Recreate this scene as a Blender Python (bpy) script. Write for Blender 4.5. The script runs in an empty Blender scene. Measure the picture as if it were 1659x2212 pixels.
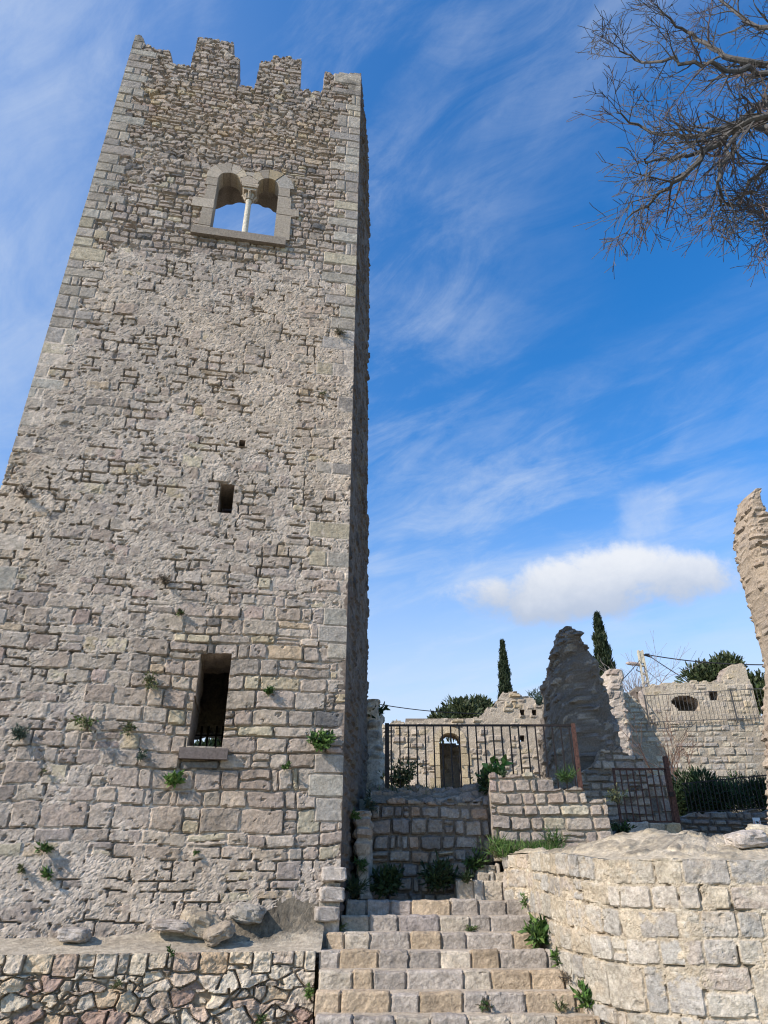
import bpy, math, random
import numpy as np
from mathutils import Vector
R = math.radians
S = bpy.context.scene
COL = S.collection

# ------------------------------------------------------------------ camera, sky, sun, exposure
F, CX, CY, TH = 1521.0, 829.5, 1106.0, R(28.2)       # focal length and centre of a 1659 x 2212 picture
EYE = 1.6
cT, sT = math.cos(TH), math.sin(TH)
cam_d = bpy.data.cameras.new('camera'); cam = bpy.data.objects.new('camera', cam_d); COL.objects.link(cam)
cam.location = (0, 0, EYE); cam.rotation_euler = (R(90) + TH, 0, 0)
cam_d.sensor_fit = 'VERTICAL'; cam_d.sensor_height = 32; cam_d.lens = F / 2212 * 32
cam_d.clip_start = .1; cam_d.clip_end = 3000
S.camera = cam
SUN_EL, SUN_AZ = R(36), math.atan2(-.829, -.559)      # azimuth measured from +Y towards +X
sun_dir = Vector((math.sin(SUN_AZ) * math.cos(SUN_EL), math.cos(SUN_AZ) * math.cos(SUN_EL), math.sin(SUN_EL)))
sd = bpy.data.lights.new('sun', 'SUN'); sd.energy = 5.0; sd.angle = R(.5); sd.color = (1, .90, .775)
sun = bpy.data.objects.new('sun', sd); COL.objects.link(sun); sun.location = (-20, -20, 30)
sun.rotation_euler = sun_dir.to_track_quat('Z', 'Y').to_euler()
vs = S.view_settings
vs.view_transform = 'Standard'; vs.look = 'None'; vs.gamma = 1; vs.use_curve_mapping = False; vs.exposure = 0.28
S.cycles.filter_width = 1.15


class NT:
    """small helper for node trees"""
    def __init__(s, tree): s.t = tree; s.n = tree.nodes; s.l = tree.links
    def new(s, typ, **kw):
        n = s.n.new(typ)
        for k, v in kw.items(): setattr(n, k, v)
        return n
    def put(s, node, sock, v):
        i = node.inputs[sock]
        if isinstance(v, bpy.types.NodeSocket): s.l.new(v, i)
        else: i.default_value = v
    def math(s, op, a, b=0.0, c=None, clamp=False):
        n = s.new('ShaderNodeMath', operation=op, use_clamp=clamp)
        s.put(n, 0, a); s.put(n, 1, b)
        if c is not None: s.put(n, 2, c)
        return n.outputs[0]
    def vmath(s, op, a, b=(0, 0, 0)):
        n = s.new('ShaderNodeVectorMath', operation=op)
        s.put(n, 0, a); s.put(n, 1, b)
        return n.outputs['Value'] if op == 'DOT_PRODUCT' else n.outputs[0]
    def noise(s, vec, scale, detail=5, rough=.55, dist=0.0):
        n = s.new('ShaderNodeTexNoise')
        s.put(n, 'Vector', vec); s.put(n, 'Scale', scale); s.put(n, 'Detail', detail); s.put(n, 'Roughness', rough); s.put(n, 'Distortion', dist)
        return n.outputs['Fac']
    def remap(s, v, a, b, c=0.0, d=1.0, smooth=True):
        n = s.new('ShaderNodeMapRange', interpolation_type='SMOOTHSTEP' if smooth else 'LINEAR')
        for i, x in enumerate((v, a, b, c, d)): s.put(n, i, x)
        return n.outputs[0]
    def mix(s, f, a, b, blend='MIX'):
        n = s.new('ShaderNodeMix', data_type='RGBA', blend_type=blend)
        s.put(n, 0, f); s.put(n, 6, a); s.put(n, 7, b)
        return n.outputs[2]


def ray(px, py):
    x = (px - CX) / F; y = (CY - py) / F
    return Vector((x, cT - y * sT, sT + y * cT))


def at(px, py, Y):
    d = ray(px, py); k = Y / d.y
    return Vector((d.x * k, Y, EYE + d.z * k))


W = bpy.data.worlds.new('World'); S.world = W; W.use_nodes = True
w = NT(W.node_tree); w.n.clear()
sky = w.new('ShaderNodeTexSky', sky_type='NISHITA'); sky.sun_disc = False
sky.sun_elevation = SUN_EL; sky.sun_rotation = SUN_AZ; sky.altitude = 100; sky.air_density = 1.0; sky.dust_density = .15; sky.ozone_density = 2.2
hs = w.new('ShaderNodeHueSaturation'); hs.inputs['Hue'].default_value = .504
hs.inputs['Saturation'].default_value = 1.38; hs.inputs['Value'].default_value = 1.70; w.l.new(sky.outputs[0], hs.inputs['Color'])
g = w.new('ShaderNodeTexCoord').outputs['Generated']
nrm = w.new('ShaderNodeVectorMath', operation='NORMALIZE'); w.l.new(g, nrm.inputs[0]); dirv = nrm.outputs[0]
sx = w.new('ShaderNodeSeparateXYZ'); w.l.new(dirv, sx.inputs[0]); dz = sx.outputs[2]
zz = w.math('ADD', w.math('MAXIMUM', dz, 0.0), .22)
px_ = w.math('DIVIDE', sx.outputs[0], zz); py_ = w.math('DIVIDE', sx.outputs[1], zz)
cv = w.new('ShaderNodeCombineXYZ'); w.l.new(px_, cv.inputs[0]); w.l.new(py_, cv.inputs[1]); flat = cv.outputs[0]
mp = w.new('ShaderNodeMapping'); mp0 = w.new('ShaderNodeMapping'); mp0.inputs['Rotation'].default_value = (0, 0, R(38)); w.l.new(flat, mp0.inputs[0])
mp.inputs['Scale'].default_value = (.85, 1.9, 1); w.l.new(mp0.outputs[0], mp.inputs[0])
n1 = w.noise(mp.outputs[0], 1.5, 9, .6, .5)
mp2 = w.new('ShaderNodeMapping'); mp2.inputs['Location'].default_value = (3.1, 1.7, 0); mp2.inputs['Scale'].default_value = (.9, .9, 1); w.l.new(flat, mp2.inputs[0])
n2 = w.noise(mp2.outputs[0], 1.1, 3, .5)
n3 = w.noise(mp.outputs[0], 5.5, 8, .68, .8)
cir = w.math('MULTIPLY', w.remap(w.math('ADD', n1, w.math('MULTIPLY', w.math('SUBTRACT', n3, .5), .42)), .40, .78), w.remap(n2, .30, .60))
cir = w.math('MULTIPLY', w.math('MULTIPLY', cir, .58), w.remap(sx.outputs[1], -.25, .25))
veil = w.math('MULTIPLY', w.remap(n2, .3, .75), .07)
left = w.math('MULTIPLY', w.remap(sx.outputs[0], -.03, -.45), .20)                 # thin milky veil on the left of the tower
low = w.math('MULTIPLY', w.math('MULTIPLY', w.remap(dz, .52, .10), .95), w.remap(sx.outputs[1], .1, .75))                              # bright low bank over the hill
low = w.math('MULTIPLY', low, w.remap(w.noise(mp.outputs[0], 1.0, 6, .55, .4), .2, .58, .45, 1.0))
def screen(a, b):
    return w.math('SUBTRACT', 1.0, w.math('MULTIPLY', w.math('SUBTRACT', 1.0, a), w.math('SUBTRACT', 1.0, b)))
cl = screen(screen(cir, veil), screen(left, low))
base = w.mix(cl, hs.outputs[0], (4.6, 5.2, 6.1, 1))
# the cumulus above the ruins: lobes round one direction of the sky, ragged by noise
c0 = ray(1252, 1266).normalized(); r0 = Vector((c0.y, -c0.x, 0)).normalized(); u0 = r0.cross(c0)
den = w.vmath('DOT_PRODUCT', dirv, tuple(c0)); ca = w.math('DIVIDE', w.vmath('DOT_PRODUCT', dirv, tuple(r0)), den)
cb = w.math('DIVIDE', w.vmath('DOT_PRODUCT', dirv, tuple(u0)), den)
front = w.math('GREATER_THAN', den, .3)
tot = None
for (lx, ly, lw, lh) in ((-20, -14, 265, 66), (70, 20, 160, 70), (-165, -2, 115, 62), (185, -4, 135, 58), (-40, 8, 190, 66)):
    ea = w.math('DIVIDE', w.math('SUBTRACT', ca, lx / F), lw / F); eb = w.math('DIVIDE', w.math('SUBTRACT', cb, ly / F), lh / F)
    f = w.math('SUBTRACT', 1.0, w.math('ADD', w.math('MULTIPLY', ea, ea), w.math('MULTIPLY', eb, eb)))
    tot = f if tot is None else w.math('MAXIMUM', tot, f)
cn = w.noise(dirv, 11.0, 11, .63, .2)
tot = w.math('ADD', tot, w.math('MULTIPLY', w.math('SUBTRACT', cn, .5), 2.9))
ca_ = w.math('MULTIPLY', w.math('MULTIPLY', w.remap(tot, .0, .85), front), .90)
shade = w.remap(w.math('ADD', cb, w.math('MULTIPLY', w.math('SUBTRACT', cn, .5), .09)), -.045, .05)
ccol = w.mix(shade, (3.3, 3.75, 4.6, 1), (6.0, 6.1, 6.3, 1))
base = w.mix(ca_, base, ccol)
# a small torn wisp above it
c1 = ray(1392, 1112).normalized()
dd = w.math('SUBTRACT', 1.0, w.vmath('DOT_PRODUCT', dirv, tuple(c1)))
wi = w.math('MULTIPLY', w.remap(w.math('ADD', w.math('MULTIPLY', dd, 800.0), w.math('MULTIPLY', w.noise(dirv, 16.0, 6, .6), 2.2)), 2.1, 1.0), .30)
base = w.mix(wi, base, (5.6, 5.9, 6.3, 1))
bg = w.new('ShaderNodeBackground'); bg.inputs['Strength'].default_value = .125; w.l.new(base, bg.inputs['Color'])
wo = w.new('ShaderNodeOutputWorld'); w.l.new(bg.outputs[0], wo.inputs[0])

# ------------------------------------------------------------------ numpy noise
M32 = np.int64(0xffffffff)


def hsh(ix, iy, sd=0, iz=0):
    n = (ix * 374761393 + iy * 668265263 + iz * 1440662683 + sd * 974634823) & M32
    n = ((n ^ (n >> 13)) * 1274126177) & M32
    n = ((n ^ (n >> 15)) * 668265263) & M32
    return ((n ^ (n >> 16)) & 0xfffff) / 1048575.0


def vn(x, y, sd=0):
    ix = np.floor(x).astype(np.int64); iy = np.floor(y).astype(np.int64)
    fx = x - ix; fy = y - iy; fx = fx * fx * (3 - 2 * fx); fy = fy * fy * (3 - 2 * fy)
    a = hsh(ix, iy, sd); b = hsh(ix + 1, iy, sd); c = hsh(ix, iy + 1, sd); d = hsh(ix + 1, iy + 1, sd)
    return (a + (b - a) * fx) * (1 - fy) + (c + (d - c) * fx) * fy


def fbm(x, y, sd=0, o=4, g=.5):
    s = 0; a = 1; t = 0
    for i in range(o):
        s = s + a * vn(x, y, sd + i * 17); t += a; a *= g; x = x * 2.03 + 7.1; y = y * 2.03 + 3.3
    return s / t


def vn3(p, sd=0):
    i = np.floor(p).astype(np.int64); f = p - i; f = f * f * (3 - 2 * f)
    r = 0
    for dx in (0, 1):
        for dy in (0, 1):
            for dz_ in (0, 1):
                wt = (f[:, 0] if dx else 1 - f[:, 0]) * (f[:, 1] if dy else 1 - f[:, 1]) * (f[:, 2] if dz_ else 1 - f[:, 2])
                r = r + wt * hsh(i[:, 0] + dx, i[:, 1] + dy, sd, i[:, 2] + dz_)
    return r


def sstep(x, a, b):
    t = np.clip((x - a) / (b - a), 0, 1); return t * t * (3 - 2 * t)


# ------------------------------------------------------------------ masonry as a height field: returns height, colour
GREY = [(.33, .279, .238), (.355, .304, .262), (.30, .254, .216), (.365, .315, .265), (.33, .275, .236), (.395, .338, .288), (.31, .26, .228)]
OCH = [(.40, .335, .24), (.375, .30, .222), (.42, .37, .28)]
PINK = [(.345, .27, .235)]
DARK = [(.15, .14, .135), (.20, .17, .155)]
MIXT = GREY * 5 + OCH + PINK + DARK[:1]
MORT = (.47, .405, .345)


def stone_colour(ids, pal, sd, jit=.11):
    p = np.array(pal); k = (hsh(ids, ids * 0 + 5, sd) * len(pal)).astype(int).clip(0, len(pal) - 1)
    c = p[k]
    j = 1 + (hsh(ids, ids * 0 + 9, sd) - .5) * 2 * jit
    t = (hsh(ids, ids * 0 + 11, sd) - .5) * .05
    return c * j[:, None] * np.stack([1 + t, np.ones_like(t), 1 - t], 1)


def courses(U, V, sd, ch=.22, cvar=.3, sw=.42, wvar=.45, split=.08, edges=None):
    """irregular courses: distance to the nearest joint, stone id, local coordinates"""
    rng = random.Random(sd)
    fch = ch if callable(ch) else (lambda v: ch); fsw = sw if callable(sw) else (lambda v: sw)
    v = float(V.min()) - .3; ed = [v]; vmax = float(V.max()) + .3
    while v < vmax: v += fch(v) * (1 + cvar * rng.uniform(-1, 1)); ed.append(v)
    if edges: ed = edges
    ed = np.array(ed); ci = np.searchsorted(ed, V, side='right') - 1
    ci = ci.clip(0, len(ed) - 2)
    u0 = np.empty_like(U); u1 = np.empty_like(U); sid = np.zeros(len(U), np.int64)
    umin = float(U.min()) - 1; umax = float(U.max()) + 1
    order = np.argsort(ci, kind='stable'); cs = ci[order]
    st = np.searchsorted(cs, np.arange(len(ed) - 1)); st = np.append(st, len(cs))
    for c in range(len(ed) - 1):
        ii = order[st[c]:st[c + 1]]
        u = umin + rng.uniform(0, .5); us = [u]
        sm = fsw((ed[c] + ed[c + 1]) / 2)
        while u < umax: u += sm * (1 + wvar * rng.uniform(-1, 1)) * (.55 if rng.random() < .12 else 1); us.append(u)
        if len(ii) == 0: continue
        us = np.array(us); j = (np.searchsorted(us, U[ii], side='right') - 1).clip(0, len(us) - 2)
        u0[ii] = us[j]; u1[ii] = us[j + 1]; sid[ii] = c * 4096 + j
    v0 = ed[ci].copy(); v1 = ed[ci + 1].copy()
    if split:
        sp = hsh(sid, sid * 0 + 3, sd) < split
        mid = v0 + (v1 - v0) * (.4 + .25 * hsh(sid, sid * 0 + 4, sd))
        up = sp & (V > mid); dn = sp & ~up
        v0 = np.where(up, mid, v0); v1 = np.where(dn, mid, v1); sid = np.where(up, sid + 2048, sid)
    du = np.minimum(U - u0, u1 - U); dv = np.minimum(V - v0, v1 - V)
    r = .045
    d = np.where((du < r) & (dv < r), r - np.hypot(r - du, r - dv), np.minimum(du, dv))
    return d, sid, U - (u0 + u1) / 2, V - (v0 + v1) / 2


def rubble(U, V, sd, cw=.34, chh=.24, jit=.8):
    x = U / cw; y = V / chh
    x = x + .5 * (np.floor(y).astype(np.int64) % 2)
    ix = np.floor(x).astype(np.int64); iy = np.floor(y).astype(np.int64)
    F1 = np.full(len(U), 9.); F2 = np.full(len(U), 9.); sid = np.zeros(len(U), np.int64); lu = np.zeros(len(U)); lv = np.zeros(len(U))
    for dx in (-1, 0, 1):
        for dy in (-1, 0, 1):
            jx = ix + dx; jy = iy + dy
            qx = jx + .5 + jit * (hsh(jx, jy, sd) - .5); qy = jy + .5 + jit * (hsh(jx, jy, sd + 1) - .5)
            a = (x - qx) * cw; b = (y - qy) * chh
            wt = .75 + .5 * hsh(jx, jy, sd + 2)
            dd_ = np.hypot(a * .85, b * 1.1) * wt
            cl_ = dd_ < F1
            F2 = np.where(cl_, F1, np.minimum(F2, dd_)); sid = np.where(cl_, jx * 7919 + jy * 104729, sid)
            lu = np.where(cl_, a, lu); lv = np.where(cl_, b, lv); F1 = np.where(cl_, dd_, F1)
    return (F2 - F1) * .5, sid, lu, lv


def finish(U, V, d, sid, lu, lv, sd, pal=MIXT, mort=MORT, joint=.010, bevel=.03, depth=.05, proud=.03, tilt=.12, rough=.012, level=None, pits=0.0, crack=0.0):
    t = sstep(d, joint, joint + bevel)
    off = (hsh(sid, sid * 0 + 1, sd) - .5) * 2 * proud
    ta = (hsh(sid, sid * 0 + 2, sd) - .5) * 2 * tilt; tb = (hsh(sid, sid * 0 + 6, sd) - .5) * 2 * tilt
    r = (fbm(U * 9, V * 9, sd + 40, 4, .6) - .5) * 2
    r2 = np.abs(fbm(U * 5 + sid % 97, V * 7 + sid % 53, sd + 60, 3, .6) - .5) * 2
    hs_ = off + ta * lu + tb * lv + rough * r * 1.4 - rough * 1.2 * r2
    h = -depth * (1 - t) + hs_ * t
    c = stone_colour(sid, pal, sd)
    n = fbm(U * 14, V * 14, sd + 80, 4, .65)
    n2_ = fbm(U * 3 + sid % 31, V * 3, sd + 90, 3)
    c = c * (.72 + .56 * n)[:, None] * (.86 + .28 * n2_)[:, None]
    if level is not None:
        L = level + .011 * (fbm(U * 16, V * 16, sd + 120, 4, .62) - .5) * 2 + .009 * (fbm(U * 4, V * 4, sd + 140, 3) - .5) * 2
        if crack:                                            # chips and small packing stones in the mortar
            d3, s3, _a, _b = rubble(U + .02 * (fbm(U * 9, V * 9, sd + 310, 2) - .5), V, sd + 300, .10, .062, .95)
            ch3 = hsh(s3, s3 * 0, sd + 301); e3 = sstep(d3, .001, .011)
            L = L + (.011 * (ch3 - .35) * (ch3 > .35) - .003) * e3 - .007 * (1 - e3) * (ch3 > .35)
        m = sstep(L - h, -.004, .006)
        h = np.maximum(h, L)
        mc = np.array(mort)[None] * (.72 + .5 * fbm(U * 20, V * 20, sd + 160, 3, .65))[:, None] * (.82 + .3 * fbm(U * 1.7, V * 1.7, sd + 170, 3))[:, None]
        if crack: mc = mc * (.80 + .36 * hsh(s3, s3 * 0 + 1, sd + 303) * (ch3 > .35) + .14 * (ch3 <= .35))[:, None]
        c = c * (1 - m)[:, None] + mc * m[:, None]
    if crack:
        m = sstep(fbm(U * 3.4, V * 3.4, sd + 220, 4, .65) + .12 * (fbm(U * .6, V * .6, sd + 225, 2) - .5), 1.0 - crack - .03, 1.0 - crack + .03)
        wdt = -.002 + .015 * fbm(U * 6, V * 6, sd + 230, 3)
        k = m * sstep(d, wdt + .005, wdt)
        h = h * (1 - k) - .055 * k; c = c * (1 - .35 * k)[:, None]
    if pits:
        p = sstep(fbm(U * 9, V * 11, sd + 200, 3, .6) + .10 * (fbm(U * .8, V * .8, sd + 210, 2) - .5), .70, .79)
        h = h - p * pits
    return h, c


def warp(U, V, sd, a=.014, b=.04):
    return (U + a * (fbm(U * 5, V * 5, sd, 3) - .5) * 2 + b * .5 * (fbm(U * .9, V * .9, sd + 5, 2) - .5) * 2,
            V + a * (fbm(U * 5 + 9, V * 5, sd + 9, 3) - .5) * 2 + b * (fbm(U * .9 + 4, V * .9, sd + 13, 2) - .5) * 2)


# ------------------------------------------------------------------ materials
def mat_stone(name, bump=.55, fine=60.0, amt=.5):
    m = bpy.data.materials.new(name); m.use_nodes = True; t = NT(m.node_tree); b = t.n['Principled BSDF']
    at_ = t.new('ShaderNodeVertexColor', layer_name='Col')
    co = t.new('ShaderNodeTexCoord').outputs['Object']
    f = t.noise(co, fine * .45, 8, .74); f2 = t.noise(co, 1.3, 4, .6)
    c = t.mix(1.0, at_.outputs['Color'], t.mix(t.remap(f, .25, .75, 0, 1, False), (.50, .49, .48, 1), (1.48, 1.48, 1.48, 1)), 'MULTIPLY')
    c = t.mix(.5, c, t.mix(t.remap(f2, .3, .7), (.86, .84, .80, 1), (1.12, 1.12, 1.12, 1)), 'MULTIPLY')
    # lichen and soot specks
    sp = t.math('MULTIPLY', t.remap(t.noise(co, 24, 5, .7), .60, .72), .42)
    c = t.mix(sp, c, (.11, .105, .10, 1))
    t.l.new(c, b.inputs['Base Color']); b.inputs['Roughness'].default_value = .92
    b.inputs['Specular IOR Level'].default_value = .2
    bp = t.new('ShaderNodeBump'); bp.inputs['Strength'].default_value = bump; bp.inputs['Distance'].default_value = .035
    hgt = t.math('ADD', t.noise(co, fine * .35, 9, .74), t.math('MULTIPLY', t.noise(co, fine * 1.4, 4, .65), .4))
    t.l.new(hgt, bp.inputs['Height']); t.l.new(bp.outputs[0], b.inputs['Normal'])
    return m


def mat_leaf(name):
    m = bpy.data.materials.new(name); m.use_nodes = True; t = NT(m.node_tree); b = t.n['Principled BSDF']
    at_ = t.new('ShaderNodeVertexColor', layer_name='Col'); t.l.new(at_.outputs['Color'], b.inputs['Base Color'])
    b.inputs['Roughness'].default_value = .6; b.inputs['Specular IOR Level'].default_value = .25
    tr = t.new('ShaderNodeBsdfTranslucent'); t.l.new(at_.outputs['Color'], tr.inputs['Color'])
    mx = t.new('ShaderNodeMixShader'); mx.inputs[0].default_value = .25
    t.l.new(b.outputs[0], mx.inputs[1]); t.l.new(tr.outputs[0], mx.inputs[2])
    t.l.new(mx.outputs[0], t.n['Material Output'].inputs[0])
    return m


def mat_plain(name, col, rough=.7, metal=0.0, scale=20.0, var=.35, bump=.15, col2=None):
    m = bpy.data.materials.new(name); m.use_nodes = True; t = NT(m.node_tree); b = t.n['Principled BSDF']
    co = t.new('ShaderNodeTexCoord').outputs['Object']; f = t.noise(co, scale, 6, .65)
    c2 = col2 or tuple(x * (1 + var) for x in col); c1 = tuple(x * (1 - var) for x in col)
    t.l.new(t.mix(t.remap(f, .3, .7), (*c1, 1), (*c2, 1)), b.inputs['Base Color'])
    b.inputs['Roughness'].default_value = rough; b.inputs['Metallic'].default_value = metal; b.inputs['Specular IOR Level'].default_value = .3
    bp = t.new('ShaderNodeBump'); bp.inputs['Strength'].default_value = bump; bp.inputs['Distance'].default_value = .01
    t.l.new(f, bp.inputs['Height']); t.l.new(bp.outputs[0], b.inputs['Normal'])
    return m


STONE = mat_stone('weathered_stone'); SOIL = mat_stone('earth_and_grit', .6, 40.0); LEAF = mat_leaf('leaves'); BARK = mat_stone('bark', .5, 30.0)
IRON = mat_plain('dark_iron', (.022, .017, .016), .6, .3, 30, .5, .2)
RUST = mat_plain('rusty_iron', (.085, .042, .034), .75, .2, 25, .5, .3, (.13, .065, .05))
GALV = mat_plain('grey_iron', (.09, .085, .08), .6, .4, 30, .3)
CONC = mat_plain('pale_concrete', (.46, .42, .33), .85, 0, 8, .18)
BLACK = mat_plain('black_rubber', (.015, .015, .017), .6, 0, 10, .2, 0)
LAMP = mat_plain('lamp_housing', (.36, .29, .25), .5, 0, 12, .2)
WHITE = mat_plain('white_sign_paint', (.62, .62, .64), .5, 0, 9, .1, .02)
RED = mat_plain('red_sign_paint', (.42, .045, .05), .5, 0, 9, .15, .02)


# ------------------------------------------------------------------ objects
def tag(o, label, cat, group=None, kind=None):
    if label: o['label'] = label
    if cat: o['category'] = cat
    if group: o['group'] = group
    if kind: o['kind'] = kind
    return o


def thing(name, loc, label, cat, group=None):
    o = bpy.data.objects.new(name, None); COL.objects.link(o); o.location = loc; o.empty_display_size = .2
    return tag(o, label, cat, group)


def mk(name, verts, faces, mat, col=None, parent=None, smooth=False):
    """one mesh object from numpy arrays (world coordinates); col = per-vertex colour or one colour"""
    verts = np.asarray(verts, np.float64)
    me = bpy.data.meshes.new(name)
    if isinstance(faces, np.ndarray):
        k = faces.shape[1]; nf = len(faces)
        loops = faces.ravel().astype(np.int32); starts = np.arange(nf, dtype=np.int32) * k
    else:
        nf = len(faces); starts = np.zeros(nf, np.int32); ls = []
        for i, f in enumerate(faces): starts[i] = len(ls); ls.extend(f)
        loops = np.array(ls, np.int32)
    origin = np.zeros(3)
    if parent is None:
        origin = np.array([(verts[:, 0].min() + verts[:, 0].max()) / 2, (verts[:, 1].min() + verts[:, 1].max()) / 2, verts[:, 2].min()])
    else: origin = np.array(parent_origin(parent))
    me.vertices.add(len(verts)); me.vertices.foreach_set('co', (verts - origin).astype(np.float32).ravel())
    me.loops.add(len(loops)); me.loops.foreach_set('vertex_index', loops)
    me.polygons.add(nf); me.polygons.foreach_set('loop_start', starts)
    me.update(calc_edges=True); me.validate()
    me.polygons.foreach_set('use_smooth', np.full(len(me.polygons), bool(smooth)))
    if col is not None:
        c = np.asarray(col, np.float32)
        if c.ndim == 1: c = np.tile(c, (len(verts), 1))
        a = me.color_attributes.new('Col', 'FLOAT_COLOR', 'POINT')
        a.data.foreach_set('color', np.concatenate([c, np.ones((len(c), 1), np.float32)], 1).ravel())
    me.materials.append(mat)
    o = bpy.data.objects.new(name, me); COL.objects.link(o)
    if parent is None: o.location = origin
    else: o.parent = parent
    return o


def parent_origin(p):
    v = Vector(p.location)
    while p.parent: p = p.parent; v = v + p.location
    return v


def sheet(us, vs_, surf, keep=None, thick=None, rings=3, jag=.03, sd=1, back=False):
    """grid over us x vs_. surf(U,V) -> (P, N, colour); quads where keep(U,V) at the centre; boundary extruded by thick(U,V)"""
    nu, nv = len(us), len(vs_)
    U, V = np.meshgrid(us, vs_, indexing='xy'); U = U.ravel(); V = V.ravel()
    P, N, C = surf(U, V)
    i = np.arange(nu * nv).reshape(nv, nu)
    q = np.stack([i[:-1, :-1], i[:-1, 1:], i[1:, 1:], i[1:, :-1]], -1).reshape(-1, 4)
    if keep is not None:
        uc = (U[q[:, 0]] + U[q[:, 2]]) / 2; vc = (V[q[:, 0]] + V[q[:, 2]]) / 2
        q = q[keep(uc, vc)]
    used = np.unique(q); re = np.full(nu * nv, -1); re[used] = np.arange(len(used)); q = re[q]; P = P[used]; N = N[used]; C = C[used]; U = U[used]; V = V[used]
    if thick is not None:
        T = thick(U, V) if callable(thick) else np.full(len(U), thick)
        e = np.concatenate([q[:, [0, 1]], q[:, [1, 2]], q[:, [2, 3]], q[:, [3, 0]]])
        key = np.sort(e, 1); kk = key[:, 0].astype(np.int64) * len(P) + key[:, 1]
        uq, inv, cnt = np.unique(kk, return_inverse=True, return_counts=True)
        be = e[cnt[inv] == 1]; bv = np.unique(be); m = np.full(len(P), -1); m[bv] = np.arange(len(bv))
        prev = bv; allP = [P]; allC = [C]; allF = [q]; n0 = len(P)
        for k in range(1, rings + 1):
            pp = P[bv] - N[bv] * (T[bv] * k / rings)[:, None]
            jx = np.stack([vn3(pp * 6 + 31 * a, sd + a) - .5 for a in range(3)], 1) * 2 * jag
            pp = pp + jx
            kc = stone_tone(pp, sd)
            cur = n0 + np.arange(len(bv))
            f = np.stack([be[:, 1] if k == 1 else prev[m[be[:, 1]]], be[:, 0] if k == 1 else prev[m[be[:, 0]]], cur[m[be[:, 0]]], cur[m[be[:, 1]]]], 1)
            allP.append(pp); allC.append(kc); allF.append(f); prev = cur; n0 += len(bv)
        if back:
            bp_ = P - N * T[:, None] + (np.stack([vn3(P * 4 + 31 * a, sd + 7 + a) - .5 for a in range(3)], 1)) * .1
            allP.append(bp_); allC.append(C * .9); allF.append(n0 + q[:, ::-1])
            n0 += len(bp_)
        P = np.concatenate(allP); C = np.concatenate(allC); q = np.concatenate(allF)
    return P, q, C


def stone_tone(p, sd):
    """block-like tone for broken edges and reveals"""
    b = np.floor(p / np.array([.3, .3, .21]) + 100 + (vn3(p * 3, sd) - .5)[:, None] * .5).astype(np.int64)
    k = b[:, 0] * 131 + b[:, 1] * 17 + b[:, 2] * 7919
    return stone_colour(k, GREY, sd) * (.75 + .5 * vn3(p * 18, sd + 3))[:, None]


def plane_surf(o, du, nrm_, fn):
    """vertical plane through o, U along du, V = world z; fn(U,V) -> (h, colour)"""
    o = np.array(o, float); du = np.array(du, float); nrm_ = np.array(nrm_, float)
    def s(U, V):
        h, c = fn(U, V)
        P = np.stack([o[0] + U * du[0] + h * nrm_[0], o[1] + U * du[1] + h * nrm_[1], V + h * nrm_[2]], 1)
        return P, np.tile(nrm_, (len(U), 1)), c
    return s


def path_surf(pts, fn, batter=0.0):
    """vertical wall along a plan polyline; U = arc length, V = z; outward = right of travel turned"""
    pts = np.array(pts, float); seg = np.hypot(*(pts[1:] - pts[:-1]).T); L = np.concatenate([[0], np.cumsum(seg)])
    def s(U, V):
        X = np.interp(U, L, pts[:, 0]); Y = np.interp(U, L, pts[:, 1])
        e = .15
        dx = np.interp(U + e, L, pts[:, 0]) - np.interp(U - e, L, pts[:, 0]); dy = np.interp(U + e, L, pts[:, 1]) - np.interp(U - e, L, pts[:, 1])
        ln = np.hypot(dx, dy) + 1e-9; nx, ny = dy / ln, -dx / ln
        h, c = fn(U, V)
        return np.stack([X + nx * h, Y + ny * h, V], 1), np.stack([nx, ny, np.zeros_like(nx)], 1), c
    return s, L[-1]


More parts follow.
